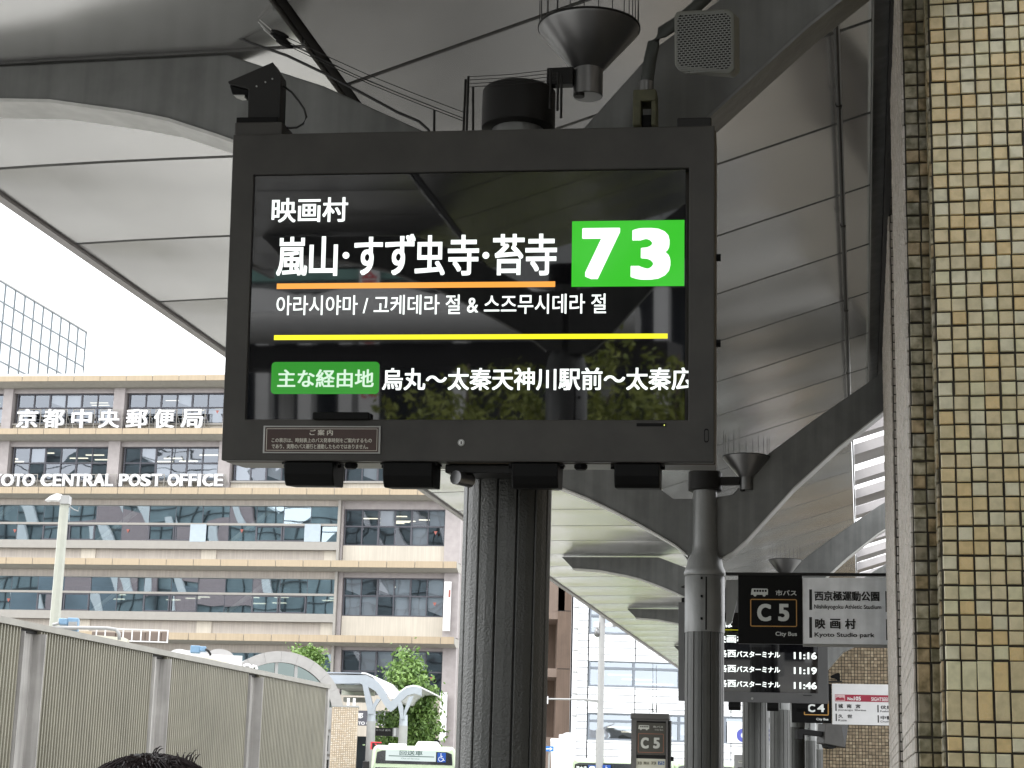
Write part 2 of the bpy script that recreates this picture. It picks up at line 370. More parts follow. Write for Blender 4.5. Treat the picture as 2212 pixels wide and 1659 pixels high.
SC = [(0, 'thick dark ribbed column directly under the big bus display'), (7.5, 'grey ribbed column with smooth sheath beside the hanging C5 sign'),
      (13.95, 'ribbed column right behind the timetable display'), (19.7, 'ribbed column left of the C4 sign'),
      (26.2, 'slim column carrying the tilted monitor near the tiled block'), (34.0, 'thin far column left of the tiled block, second from its edge'), (41.5, 'farthest thin column touching the left edge of the tiled block')]
cols = []
for i, (s, lb) in enumerate(SC): cols.append(column(s, lb, staves=(i < 3), arms=(i < 6), top=i < 4, half=.07))
column(-7.5, 'ribbed column standing behind the photographer under the same roof', staves=False, arms=True)

# funnels hanging beside the column caps
def funnel(s, uc, z0, label, spikes=True, sr=.0016):
    fr = PF(s); c = fr.P(uc, 0)
    t = thing('rain_funnel', label, 'funnel', c + Z*z0, 'rain funnels beside the column caps')
    MB().lathe(c, [(.048, z0), (.05, z0+.002), (.05, z0+.095), (.056, z0+.10), (.168, z0+.235), (.171, z0+.243), (.164, z0+.243), (.05, z0+.11), (.044, z0+.09), (.044, z0+.01)], 48, cap=True).build('cone', M['steel'], t, smooth=True, auto=35)
    MB().lathe(c, [(.168, z0+.2435), (.174, z0+.2435), (.174, z0+.25), (.168, z0+.25)], 48, cap=False).build('rim', M['black_paint'], t, smooth=True, auto=35)
    bx = Frame(fr.P(-.10, 0, -.02), (c - fr.P(-.10, 0, 0)).normalized(), Z)
    m = MB().box(bx, .0, (c - fr.P(-.10, 0, 0)).length-.045, z0+.035, z0+.095, -.022, .022); m.build('bracket', M['black_paint'], t, bevel=.004)
    MB().lathe(c + Vector((-.03, -.03, 0)), [(.018, z0-.012), (.018, z0)], 12).build('drain_cap', M['black_paint'], t)
    if spikes:
        n = 22
        for k in range(n):
            a = 2*pi*k/n; h = .12 + .1*random.random()
            p = c + Vector((.168*cos(a), .168*sin(a), z0+.24))
            MB().tube([p, p + Vector((random.uniform(-.004, .004), 0, h))], sr, 5).build('bird_spike', M['cable'], t)
    return t
funnel(0, -.235, 3.765, 'large steel rain funnel above the big display')
funnel(7.5, -.30, 3.66, 'mid-size rain funnel above the middle column, right of the big display', sr=.0011)
funnel(13.4, -.34, 3.64, 'small dark rain funnel just above the C5 sign', sr=.0009)
# ================================================================ BIG DISPLAY
def tilted(px, py, D, yaw, tilt, w=None):
    y = radians(yaw); tt = radians(tilt); r = Vector((cos(y), sin(y), 0)); n0 = Vector((sin(y), -cos(y), 0))
    u = Z*cos(tt) + n0*sin(tt); return Frame((0, 0, 0), r, u, r.cross(u))
F1 = tilted(0, 0, 0, -7.5, 5.2); F1.o = Vector((-.146, 5.308, 2.96))
loc = F1.P(0, -.51, -.1)
disp = thing('departure_display', 'large black-framed bus display showing route 73 in green, nearest of the displays', 'display', loc)
w2, h2 = .75, .512
sx0, sx1, sy0, sy1 = F1.at(539, 640)[0], F1.at(1487.5, 640)[0], F1.at(1010, 906.5)[1], F1.at(1010, 370)[1]
def rectframe(m, fr, o0, o1, p0, p1, i0, i1, j0, j1, c0, c1):
    m.box(fr, o0, i0, p0, p1, c0, c1); m.box(fr, i1, o1, p0, p1, c0, c1); m.box(fr, i0, i1, p0, j0, c0, c1); m.box(fr, i0, i1, j1, p1, c0, c1); return m
def ringmesh(fr, o, i, c0, c1):
    """one-piece rectangular frame: o, i = (a0,a1,b0,b1)"""
    m = MB(); q = lambda r, c: [fr.P(r[0], r[2], c), fr.P(r[1], r[2], c), fr.P(r[1], r[3], c), fr.P(r[0], r[3], c)]
    vs = q(o, c0) + q(o, c1) + q(i, c0) + q(i, c1); fs = []
    for k in range(4):
        j = (k+1) % 4
        fs += [(k, j, 4+j, 4+k), (8+k, 12+k, 12+j, 8+j), (4+k, 4+j, 12+j, 12+k), (k, 8+k, 8+j, j)]
    return m.add(vs, fs)
ringmesh(F1, (-w2, w2, -h2, h2), (sx0, sx1, sy0, sy1), -.05, 0).build('bezel', M['sign_paint'], disp, bevel=.003)
MB().box(F1, -w2, w2+.004, -h2-.002, h2, -.26, -.051).build('housing', M['sign_side'], disp, bevel=.004)
box('screen', M['screen'], disp, F1, sx0+.001, sx1-.001, sy0+.001, sy1-.001, -.05, -.012)
fs = F1.sub(0, 0, -.012)
wt = emit('lit_white', (.93, 1, .96), 1.25); grn = emit('lit_green', (.035, .50, .02), .95); grn2 = emit('lit_green_dim', (.025, .32, .02), .75)
org = emit('lit_orange', (1, .40, .06), .95); yel = emit('lit_yellow', (1, .93, .02), 1.0)
def T(body, x0, y0, x1, y1, fr, mat, par, bold=.015, c=.002, **k):
    a = fr.rect(x0, y0, x1, y1, c); return text(body, mat, par, fr, *a, c=c, bold=bold, **k)
def R(name, x0, y0, x1, y1, fr, mat, par, c0=0, c1=.002, **k):
    a = fr.rect(x0, y0, x1, y1, c1); return box(name, mat, par, fr, *a, c0, c1, **k)
def disc(name, x, y, r, fr, mat, par, c0, c1, n=20):
    a, b = fr.at(x, y, c1); return MB().prism(fr, [(a+r*cos(2*pi*k/n), b+r*sin(2*pi*k/n)) for k in range(n)], c0, c1).build(name, mat, par)
T('映画村', 588, 428, 751, 479, fs, wt, disp, .018)
c4a = lambda x, y: ((800 + x/1.646)/1.8228, (600 + y/1.646)/1.8228)
for ch_, xa_, xb_, ya_, yb_ in (('嵐', 480, 672, 548, 800), ('山', 692, 868, 545, 800), ('す', 982, 1160, 548, 795), ('ず', 1182, 1372, 530, 795), ('虫', 1375, 1565, 538, 797), ('寺', 1588, 1785, 535, 797), ('苔', 1880, 2080, 530, 795), ('寺', 2090, 2291, 528, 797)):
    T(ch_, *c4a(xa_, ya_), *c4a(xb_, yb_), fs, wt, disp, .022, name='letter')
for xa_ in (925, 1832): disc('middle_dot', *c4a(xa_, 667), .0105, fs, wt, disp, 0, .002, 24)
T('아라시야마 / 고케데라 절 & 스즈무시데라 절', 598, 639, 1309, 677, fs, wt, disp, .010)
R('rule', 598, 612.5, 1199, 619.5, fs, org, disp)
R('rule', 592, 724, 1442, 731, fs, yel, disp)
R('route_panel', 1236, 478, 1478, 617.5, fs, grn, disp)
T('7', 1258, 493, 1339, 603, fs, wt, disp, .047, c=.004)
T('3', 1363, 493, 1448, 604, fs, wt, disp, .047, c=.004)
a = fs.rect(587, 782, 818, 851, .002); rr = .012; pts = []
for cx, cy, t0 in ((a[1]-rr, a[3]-rr, 0), (a[0]+rr, a[3]-rr, 90), (a[0]+rr, a[2]+rr, 180), (a[1]-rr, a[2]+rr, 270)):
    for k in range(5): t = radians(t0 + k*22.5); pts.append((cx+rr*cos(t), cy+rr*sin(t)))
MB().prism(fs, pts, 0, .002).build('caption_panel', grn2, disp)
T('主な経由地', 600, 798, 807, 837, fs, emit('lit_pale', (.72, .95, .75), .85), disp, .020, c=.004)
T('烏丸〜太秦天神川駅前〜太秦広', 826, 795, 1497, 843, fs, wt, disp, .020)
for o in list(disp.children)[-1:]:                      # the last character runs under the right edge of the picture
    me = o.data; off = WL[disp.name]; xlim = fs.at(1479, 820)[0]
    b = bmesh.new(); b.from_mesh(me); pc = fs.P(xlim, 0) - off
    bmesh.ops.bisect_plane(b, geom=b.verts[:]+b.edges[:]+b.faces[:], plane_co=pc, plane_no=fs.r, clear_outer=True); b.to_mesh(me); b.free()
# notice plate
R('notice_plate', 569.5, 919.5, 821, 980, F1, M['alu'], disp, 0, .005, bevel=.001)
fn = F1.sub(0, 0, .005)
R('notice_face', 573, 922.5, 817, 977, fn, pbr('brown_notice', (.045, .022, .018), .35, var=.3, scale=8), disp, 0, .001)
a = fn.rect(576, 925.5, 814, 974, .0018); cream = pbr('cream_print', (.55, .53, .46), .6)
ringmesh(fn, a, (a[0]+.0014, a[1]-.0014, a[2]+.0014, a[3]-.0014), .0011, .0016).build('notice_border', cream, disp)
T('ご 案 内', 669, 928, 719, 940.5, fn, cream, disp, .025, c=.0018)
T('この表示は、時刻表上のバス発車時刻をご案内するもの', 587, 946, 803, 956.5, fn, cream, disp, .02, c=.0018)
T('であり、実際のバス運行と連動したものではありません。', 587, 959, 795, 970, fn, cream, disp, .02, c=.0018)
# lock, slot, sensor, pull hole
disc('lock', 996, 956, .0105, F1, M['alu'], disp, 0, .004); disc('lock_barrel', 996, 956, .007, F1, M['white_paint'], disp, .004, .007)
R('keyhole', 995, 953, 997.2, 959.5, F1.sub(0, 0, .007), M['black'], disp, 0, .001)
R('slot', 1375, 914, 1439, 921, F1, M['black'], disp, 0, .002); R('status_light', 1434, 917, 1436, 919.5, F1, emit('led', (.8, .9, .2), 1.2), disp, .002, .003)
a = F1.rect(675, 890, 797, 906, .02); MB().box(F1, *a, -.01, .022).build('sensor_bar', M['black'], disp, bevel=.004)
a, b = F1.at(1526, 941, .001); pts = [(a + .007*cos(t), b + (.014 if sin(t) > 0 else -.014) + .007*sin(t)) for t in [2*pi*k/20 for k in range(20)]]
MB().prism(F1, pts, 0, .0015).build('hand_hole', M['black'], disp)
a, b = F1.at(1526, 941, .001); pts = [(a + .0045*cos(t), b + (.012 if sin(t) > 0 else -.012) + .0045*sin(t)) for t in [2*pi*k/20 for k in range(20)]]
MB().prism(F1, pts, .0015, .002).build('hand_hole_shade', M['sign_paint'], disp)  # flat ovals; the dark inside of the hole is colour only
# hoods below
for i, (x0, x1, y1) in enumerate(((625, 730, 1050), (836, 942, 1054), (1111, 1210, 1055), (1330, 1427, 1055))):
    a0, _ = F1.at(x0, 1030, -.08); a1, _ = F1.at(x1, 1030, -.08)
    lo = F1.at((x0+x1)/2, y1, -.04)[1]; m = MB(); q = []
    fy = Frame(F1.P(a0, 0, 0), F1.n*-1, F1.u, F1.r)      # side view: a = backwards
    prof = [(.01, -h2-.002), (.010, lo+.035), (.02, lo+.012), (.035, lo), (.16, lo+.004), (.17, -h2-.002)]
    m.prism(fy, prof, 0, a1-a0).build('hood', M['black'], disp, bevel=.004)
    for a in (a0-.012, a1+.004):
        box('hood_tab', M['black_paint'], disp, F1, a, a+.008, -h2-.008, -h2-.0025, -.11, -.03)
        disc_ = MB().lathe(F1.P(a+.004, -h2-.016, -.06), [(.006, 0), (.006, .012)], 8).build('thumb_screw', M['black'], disp)
for x in (757, 1254):
    a, _ = F1.at(x, 1003, -.04); MB().lathe(F1.P(a, -h2-.02, -.05), [(.014, 0), (.02, .006), (.02, .016)], 8).build('rubber_foot', M['black'], disp)
# mast clamp under the display
box('clamp_plate', M['black_paint'], disp, F1, F1.at(966, 1020, -.1)[0], F1.at(1176, 1020, -.1)[0]+.0, -h2-.03, -h2-.004, -.3, -.06, .004)
MB().tube([F1.P(F1.at(985, 1030, -.05)[0], -h2-.045, -.04), F1.P(F1.at(1010, 1030, -.05)[0], -h2-.05, -.10)], .022, 12).build('clamp_arm', M['steel'], disp, smooth=True, auto=50)
# side screws
for b in (.125, -.14):
    MB().tube([F1.P(w2+.003, b, -.1), F1.P(w2+.018, b, -.1)], .012, 8).build('side_bolt', M['black'], disp)
# black box on the right end of the top
box('junction_box', M['black_paint'], disp, F1, F1.at(1462, 262)[0], w2-.01, h2+.0005, h2+.035, -.2, -.03, .004)

# ---- camera gantry on the top left corner
fc = F1.sub(0, 0, -.06)
ct = thing('camera_housing', 'angular black camera housing with a looped cable on top left of the big display', 'camera', fc.P(fc.at(565, 285)[0], h2+.0, 0))
pts = [fc.at(x, y) for x, y in ((492, 176), (589, 134), (606, 161), (607, 168), (604, 262), (535, 262), (536, 192), (494, 181))]
MB().prism(fc, pts, -.07, .0).build('side_plate', M['black_paint'], ct, bevel=.002)
pts = [fc.at(x, y) for x, y in ((493, 181), (499, 201), (527, 207), (535, 200), (537, 192))]
MB().prism(fc, pts, -.06, -.012).build('lens_hood', M['black'], ct, bevel=.003)
pts = [fc.at(x, y) for x, y in ((502, 203), (515, 207.5), (527, 206), (526, 203), (514, 203))]
MB().prism(fc, pts, -.05, -.01).build('lens', M['alu'], ct)
for x, y in ((554, 186), (573, 177), (588, 170)): disc('rivet', x, y, .0028, fc, M['alu'], ct, 0, .003, 10)
a = fc.rect(515, 258, 604, 272); MB().box(fc, a[0], a[1], a[2], a[3], -.1, .025).build('mount', M['black'], ct, bevel=.003)
a = fc.rect(513, 271, 615, 292); MB().box(fc, a[0], a[1], h2+.001, a[3], -.12, .035).build('mount_base', M['sign_paint'], ct, bevel=.004)
pts = [fc.P(*fc.at(x, y), -.03) for x, y in ((607, 180), (625, 193), (640, 212), (652, 230), (657, 247), (650, 262), (636, 270), (620, 271), (606, 268))]
MB().tube(pts, .0035, 8).build('cable', M['cable'], ct, smooth=True)

# ================================================================ THINGS ABOVE THE DISPLAY
# box speaker on the right arm of the first column
arm = wall(1520, 90, 5.25, -18); arm.u = (Z*cos(radians(14)) + Vector((arm.n.x, arm.n.y, 0))*sin(radians(14))).normalized(); arm.n = arm.r.cross(arm.u)
arm.o = CAM + ray(1520, 92)*(5.25/ray(1520, 92).y)
sp = thing('box_speaker', 'grey eight-sided box loudspeaker with slotted grille under the shelter roof', 'speaker', arm.P(0, 0, -.05))
oc = [arm.at(x, y) for x, y in ((1462, 24), (1574, 19), (1586, 29), (1587, 149), (1575, 160), (1466, 152), (1457, 140), (1456, 33))]
MB().prism(arm, oc, -.09, 0).build('cabinet', pbr('speaker_paint', (.15, .155, .135), .5, bump=.1, bscale=300), sp, bevel=.005)
cx = sum(p[0] for p in oc)/8; cy = sum(p[1] for p in oc)/8
ins = [(cx+(p[0]-cx)*.88, cy+(p[1]-cy)*.86) for p in oc]
MB().prism(arm, ins, .0005, .003).build('grille_back', M['black'], sp)
ga0, ga1 = min(p[0] for p in ins), max(p[0] for p in ins); gb0, gb1 = min(p[1] for p in ins), max(p[1] for p in ins)
m = MB(); nr, nc = 25, 13; pr = (gb1-gb0)/nr; pc = (ga1-ga0)/nc
for i in range(nr+1): 
    e = .018 if i in (0, nr) else (.008 if i in (1, nr-1) else 0)
    m.box(arm, ga0+e, ga1-e, gb0+i*pr-pr*.2, gb0+i*pr+pr*.2, .003, .0045)
for i in range(nr):
    e = .016 if i in (0, nr-1) else 0
    for k in range(nc+1):
        a = ga0 + (k+(i % 2)*.5)*pc
        if a < ga0+e or a > ga1-e: continue
        m.box(arm, a-pc*.14, a+pc*.14, gb0+i*pr, gb0+(i+1)*pr, .003, .0044)
tag(m.build('grille', pbr('grille_grey', (.17, .175, .165), .5), sp), kind='stuff')
# conduit hose and lamp bracket right of the funnel
fq = wall(1400, 150, 5.55, -10)
hs_ = thing('cable_hose', 'thick dark hose curving down from the roof beside the box speaker', 'hose', fq.P(*fq.at(1400, 260)))
MB().tube([fq.P(*fq.at(x, y), 0) for x, y in ((1530, -10), (1500, 18), (1462, 50), (1430, 70), (1412, 95), (1404, 130), (1400, 160), (1396, 184))], .021, 12).build('hose', pbr('hose', (.045, .05, .045), .6, bump=.3, bscale=200), hs_, smooth=True)
MB().tube([fq.P(*fq.at(x, y), 0) for x, y in ((1396, 178), (1395, 200))], .026, 12).build('hose_fitting', M['steel'], hs_, smooth=True, auto=50)
bk = thing('yellow_bracket', 'weathered yellow-green bracket standing on the big display behind the funnel', 'bracket', fq.P(*fq.at(1393, 272)))
ym = pbr('old_yellow', (.20, .20, .10), .6, var=.5, scale=30, alt=(.06, .06, .035))
a = fq.rect(1369, 200, 1419, 224); MB().box(fq, *a, -.05, .03).build('bracket_head', ym, bk, bevel=.006)
a = fq.rect(1369, 224, 1386, 276); MB().box(fq, *a, -.05, .03).build('bracket_leg', ym, bk, bevel=.004)
a = fq.rect(1409, 224, 1419, 276); MB().box(fq, *a, -.05, .03).build('bracket_leg', ym, bk, bevel=.004)
a = fq.rect(1387, 250, 1408, 276); MB().box(fq, *a, -.045, .01).build('terminal', M['black'], bk, bevel=.004)
# rods and strung wires against birds
fb = wall(1010, 230, 5.62, -11)
rd = []
rg = 'thin rods standing round the column top'
for x0, y0, x1, y1, lb in ((1012, 165, 1007, 286, 'left thin rod of the cluster beside the column cap'), (1006, 172, 1000, 286, 'leftmost leaning rod of the cluster beside the column cap'), (1022, 188, 1022, 286, 'short rod just right of the left rod cluster'),
                           (1190, 149, 1188, 210, 'tall rod between cap and funnel'), (1206, 157, 1204, 214, 'second rod between cap and funnel'), (1213, 164, 1212, 230, 'third short rod right behind the bracket of the funnel'), (938, 238, 938, 286, 'lone short rod left of the cap on the display')):
    o = MB().tube([fb.P(*fb.at(x0, y0)), fb.P(*fb.at(x1, y1+25))], .0042, 8).build('bird_rod', M['black_paint'], smooth=True, auto=50); tag(o, lb, 'rod', rg)
k = 0
for y0, y1, lb in ((166, 151, 'top wire strung between the two rod clusters'), (173, 157, 'second wire strung between the two rod clusters'), (181, 164, 'third wire strung between the two rod clusters'), (188, 172, 'lowest wire strung between the two rod clusters')):
    a = fb.P(*fb.at(1012, y0)); b = fb.P(*fb.at(1206 if k else 1190, y1)); md = (a+b)/2 - Z*.004
    o = MB().tube([a, md, b], .0012, 5).build('bird_wire', M['cable']); tag(o, lb, 'wire', 'wires strung against birds'); k += 1
fa = wall(590, 90, 5.68, -11)
for i, (x0, y0, x1, y1) in enumerate(((598, 70, 1003, 243), (602, 84, 1003, 256), (608, 92, 1003, 262), (596, 77, 940, 232))):
    a = fa.P(*fa.at(x0, y0)); b = fb.P(*fb.at(x1, y1)); md = (a+b)/2 - Z*.012
    t = thing('bird_wire', ['highest', 'second', 'lowest', 'shortest'][i] + ' long wire running from the roof valley down to the rods', 'wire', a, 'wires strung against birds')
    MB().tube([a, a*.75+b*.25-Z*.008, md, a*.25+b*.75-Z*.008, b], .0015, 5).build('wire', M['cable'], t)
    d = (b-a).normalized(); p = a - d*.02 + Vector((0, 0, 0))
    MB().tube([p, p+d*.02, p+d*.045, p+d*.065], [.004, .009, .009, .004], 10).build('insulator', M['black'], t, smooth=True)
    MB().tube([p - d*.05 + Z*.02, p], .0018, 5).build('hook', M['alu'], t)
# cable laid on the left arm
ft = PF(-.09)
cb = MB().tube([ft.P(*ft.at(x, y)) for x, y in ((470, 62), (540, 92), (620, 120), (700, 158), (780, 200), (860, 243), (905, 262), (925, 280), (934, 300))], .005, 8).build('arm_cable', M['cable'], smooth=True)
tag(cb, 'black cable running down the top edge of the near left roof arm', 'cable')
lf = MB().box(F1, F1.at(930, 280)[0], F1.at(975, 280)[0], h2+.001, h2+.018, -.16, -.08).build('small_light', M['black_paint'], bevel=.006); tag(lf, 'low dark fitting lying on the display edge left of the column cap', 'fitting')
# ================================================================ TILED PILLARS ON THE RIGHT
R_ = U*-1                                                  # to the right, across the shelter
def across(s, u=0.0): return Frame(C0 + A*s + U*u, R_, Z)  # faces the photographer; a = metres to the right
def tilemesh(fr, w, h, th=.008, bev=.0025):
    m = MB(); e = bev
    vs = [fr.P(a, b, c) for a, b, c in ((0, 0, 0), (w, 0, 0), (w, h, 0), (0, h, 0), (0, 0, th-e), (w, 0, th-e), (w, h, th-e), (0, h, th-e), (e, e, th), (w-e, e, th), (w-e, h-e, th), (e, h-e, th))]
    fs = [(0, 1, 5, 4), (1, 2, 6, 5), (2, 3, 7, 6), (3, 0, 4, 7), (4, 5, 9, 8), (5, 6, 10, 9), (6, 7, 11, 10), (7, 4, 8, 11), (8, 9, 10, 11)]
    m.v = vs; m.f = fs; return m
def tiles(parent, fr, a0, a1, b0, b1, pa, pb, mat, parts=None, gap=.006, tall=None, keep=lambda a, b: True, name='tile', th=.008, jit=.0017):
    """one object per tile where parts(a,b) says so, the rest joined; tall: (row index set) rows of double height"""
    proto = {}; rest = MB(); na = int(round((a1-a0)/pa)); b = b0; rows = []
    i = 0
    while b < b1 - pb*.5:
        h = pb*2 if tall and tall[0] <= b < tall[1] else pb
        rows.append((b, h)); b += h
    for (b, h) in rows:
        for k in range(na):
            a = a0 + k*pa
            ja = random.uniform(-jit, jit); jb = random.uniform(-jit, jit); jc = random.uniform(-.0012, .0012)
            if parts and parts(a, b):
                key = round(h, 4)
                f = Frame(fr.P(0, 0, 0), fr.r, fr.u, fr.n)
                if key not in proto:
                    q = MB(); t0 = tilemesh(f, pa-gap, h-gap, th); q.v = t0.v; q.f = t0.f
                    # object with its own origin at the tile's corner
                    me_off = f.P(0, 0, 0)
                    me = bpy.data.meshes.new(name); me.from_pydata([tuple(v - me_off) for v in q.v], [], q.f); me.materials.append(mat)
                    proto[key] = bpy.data.objects.new(name, me); o = proto[key]; COL.objects.link(o); o.parent = parent
                else:
                    o = proto[key].copy(); COL.objects.link(o)
                o.location = fr.P(a+gap/2+ja, b+gap/2+jb, jc) - wl(parent)
                if random.random() < .5: o.rotation_euler = (random.uniform(-.012, .012), random.uniform(-.008, .008), random.uniform(-.012, .012))
            else:
                t0 = tilemesh(fr.sub(a+gap/2+ja, b+gap/2+jb, jc), pa-gap, h-gap, th); rest.add(t0.v, t0.f)
    if rest.v: tag(rest.build(name, mat, parent, fix=False), kind='stuff')
TP, TQ = .0500, .0480
pf = across(.35); ax = pf.at(2025, 900)[0]; ad = pf.at(1967, 900)[0]
bt = pf.at(2100, 1425)[1]; zt0 = pf.at(2100, 1559)[1]
p1 = thing('tiled_pillar', 'beige mosaic-tiled pillar filling the right edge of the picture', 'pillar', pf.P(ax, 0))
MB().box(pf, ax+.001, ax+1.2, 0, 6, -1.0, -.001).build('pillar_core', M['grout'], p1)
n0 = round((zt0 - 1.45)/TQ); b0 = zt0 - n0*TQ
tiles(p1, pf, ax+.004, ax+.004+TP*12, b0-TQ*30, 5.6, TP, TQ, M['tile'], parts=lambda a, b: a < ax+TP*4.5 and 1.5 < b < 4.35, tall=(zt0-.001, zt0+TQ*4-.01))
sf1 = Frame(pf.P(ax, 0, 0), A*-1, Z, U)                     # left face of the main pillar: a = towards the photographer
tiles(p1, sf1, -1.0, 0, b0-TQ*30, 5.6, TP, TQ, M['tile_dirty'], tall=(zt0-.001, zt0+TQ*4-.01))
# recessed grimy strip with two tile columns
pr_ = across(.35+.14); adr = pr_.at(1966.5, 900)[0]
p2 = thing('tiled_pillar', 'narrow blackened mosaic strip set back left of the beige pillar', 'pillar', pr_.P(adr, 0))
MB().box(pr_, adr+.001, adr+.14, 0, 6, -1.9, -.001).build('pillar_core', M['grout'], p2)
tw = .0465
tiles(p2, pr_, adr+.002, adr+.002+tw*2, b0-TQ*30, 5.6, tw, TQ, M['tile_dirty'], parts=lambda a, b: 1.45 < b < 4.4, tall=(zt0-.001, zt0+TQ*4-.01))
sf2 = Frame(pr_.P(adr, 0, 0), A*-1, Z, U)
tiles(p2, sf2, -1.85, -.002, b0-TQ*30, 5.6, TP, TQ, M['tile_skylit'], gap=.004, tall=(zt0-.001, zt0+TQ*4-.01))
# next pillar behind, its narrow front and its side
D2 = 4.0; pg = across(D2); a2 = pg.at(1935.5, 1200)[0]
p3 = thing('tiled_pillar', 'pale tiled pillar behind the first, seen as a thin upright strip', 'pillar', pg.P(a2, 0))
MB().box(pg, a2+.001, a2+.9, 0, 5.4, -3.2, -.001).build('pillar_core', M['grout'], p3)
tiles(p3, pg, a2+.002, a2+.25, .0, 5.4, TP, TQ, M['tile_skylit'], gap=.007)
sf3 = Frame(pg.P(a2, 0, 0), A*-1, Z, U)
tiles(p3, sf3, -3.15, -.002, .0, 5.4, TP, TQ, M['tile_skylit'], gap=.004)
# far tiled block closing the platform
pk = across(24.0); ak = pk.at(1777, 1600)[0]; zk = 4.22
p4 = thing('tiled_block', 'brown mosaic-tiled wall block at the far end behind the hanging signs', 'wall', pk.P(ak, 0))
MB().box(pk, ak+.001, ak+4.0, 0, zk+.3, -4, -.001).build('wall_core', M['grout'], p4)
tiles(p4, pk, ak+.002, ak+1.9, .3, zk+.3, TP*1.02, TP*1.02, M['tile_shaded'], gap=.009, parts=lambda a, b: 1.75 < b < 2.75 and a < ak+.75)
# station wall along the back of the pavement (far side of the pillars); unseen, near end set for light on the tiles
sw = Frame(C0 + U*-2.35, A, Z, U)
wa = thing('station_wall', 'plain dark station wall running behind the tiled pillars', 'wall', C0 + U*-2.4)
MB().box(Frame(C0, U, A, Z), -2.36, -1.31, .8, 8.9, 4.96, 5.1).build('sky_block', M['roof_dark'], wa)  # unseen slab added to keep sky light out beside the roof edge
MB().box(sw, -5.6, 8.5, 0, 6.5, -.3, 0).build('wall', pbr('wall_dark', (.10, .085, .065), .6), wa)

# ================================================================ HANGING SIGN C5
def stopsign(s, bx0, bx1, wx1, yt, yb, code, label, D=None):
    fr = across(s); return fr
f5 = across(7.42); 
s5 = thing('stop_sign', 'hanging black and white bus stop sign lettered C 5 with Nishikyogoku and Studio park', 'sign', f5.P(f5.at(1600, 1315)[0], f5.at(1600, 1250)[1], 0))
blk = pbr('sign_black', (.006, .006, .006), .35, var=.1, spec=.12); wht = pbr('sign_white', (.84, .86, .88), .25, var=.12, scale=5, streak=.12)
mut = pbr('print_grey', (.50, .52, .50), .4, var=.08); wsg = pbr('print_white', (.75, .77, .75), .5, var=.04); orl = pbr('line_orange', (.45, .24, .06), .4); prk = pbr('print_black', (.012, .012, .012), .5)
W5 = f5.rect(1734.5, 1252, 1925, 1390)
L5 = f5.rect(1594.5, 1246, 1734, 1391.5)
wid = 1.02
box('black_panel', blk, s5, f5, L5[0], L5[1], L5[2], L5[3]+.012, -.05, .0, .002)
box('white_panel', wht, s5, f5, L5[1]+.001, L5[1]+wid, L5[2]+.004, L5[3]-.002, -.045, -.004, .002)
box('top_rail', M['black_paint'], s5, f5, f5.at(1567, 1245)[0], L5[1]+wid, L5[3]+.013, L5[3]+.032, -.055, .003, .002)
box('bottom_rail', M['alu'], s5, f5, L5[1]+.001, L5[1]+wid, L5[2]-.014, L5[2]+.003, -.045, -.002, .002)
pts = [f5.at(x, y) for x, y in ((1568, 1252), (1603, 1252), (1580, 1345), (1568, 1350))]
MB().prism(f5, pts, -.035, -.01).build('wall_bracket', M['col_smooth'], s5)
C6 = lambda x, y: ((2600 + x/2.013)/1.8228, (2200 + y/2.013)/1.8228)
def TT(body, x0, y0, x1, y1, fr, mat, par, bold=.015, c=.002, **k): return T(body, *C6(x0, y0), *C6(x1, y1), fr, mat, par, bold, c, **k)
def RR(name, x0, y0, x1, y1, fr, mat, par, c0=0, c1=.002, **k): return R(name, *C6(x0, y0), *C6(x1, y1), fr, mat, par, c0, c1, **k)
def busicon(x0, y0, x1, y1, fr, mat, dark, par, c=.001):
    """little bus pictogram"""
    a0, a1, b0, b1 = fr.rect(*x0y(x0, y0), *x0y(x1, y1), c); w_ = a1-a0; h_ = b1-b0
    q = lambda u, v: (a0 + u*w_, b0 + v*h_)
    MB().prism(fr, [q(.0, .18), q(.02, .5), q(.05, .95), q(.1, 1), q(.95, .98), q(1, .9), q(1, .18)], c, c+.001).build('bus_icon', mat, par)
    for k in range(5): MB().prism(fr, [q(.17+k*.16, .55), q(.17+k*.16, .82), q(.29+k*.16, .82), q(.29+k*.16, .55)], c+.001, c+.0016).build('icon_window', dark, par)
    for u in (.24, .78):
        MB().prism(fr, [(q(u, .15)[0]+.09*w_*cos(t), q(u, .15)[1]+.09*w_*sin(t)) for t in [2*pi*k/14 for k in range(14)]], c+.0005, c+.0014).build('icon_wheel', mat, par)
x0y = C6
def ringpx(x0, y0, x1, y1, t, fr, mat, par, name, c=.001, cv=C6, r=.012):
    a = fr.rect(*cv(x0, y0), *cv(x1, y1), c)
    def rp(a0, a1, b0, b1, r): 
        o = []
        for cx, cy, t0 in ((a1-r, b1-r, 0), (a0+r, b1-r, 90), (a0+r, b0+r, 180), (a1-r, b0+r, 270)):
            for k in range(5): th = radians(t0+k*22.5); o.append((cx+r*cos(th), cy+r*sin(th)))
        return o
    o = rp(*a, r); i = rp(a[0]+t, a[1]-t, a[2]+t, a[3]-t, max(.001, r-t)); m = MB(); n = len(o)
    m.add([fr.P(p[0], p[1], c) for p in o] + [fr.P(p[0], p[1], c) for p in i] + [fr.P(p[0], p[1], c+.0012) for p in o] + [fr.P(p[0], p[1], c+.0012) for p in i],
          [f for k in range(n) for f in (((k, (k+1) % n, n+(k+1) % n, n+k)), ((2*n+k, 2*n+(k+1) % n, 3*n+(k+1) % n, 3*n+k)), (k, (k+1) % n, 2*n+(k+1) % n, 2*n+k), (n+k, n+(k+1) % n, 3*n+(k+1) % n, 3*n+k))])
    return m.build(name, mat, par)
busicon(718, 235, 853, 297, f5, mut, blk, s5)
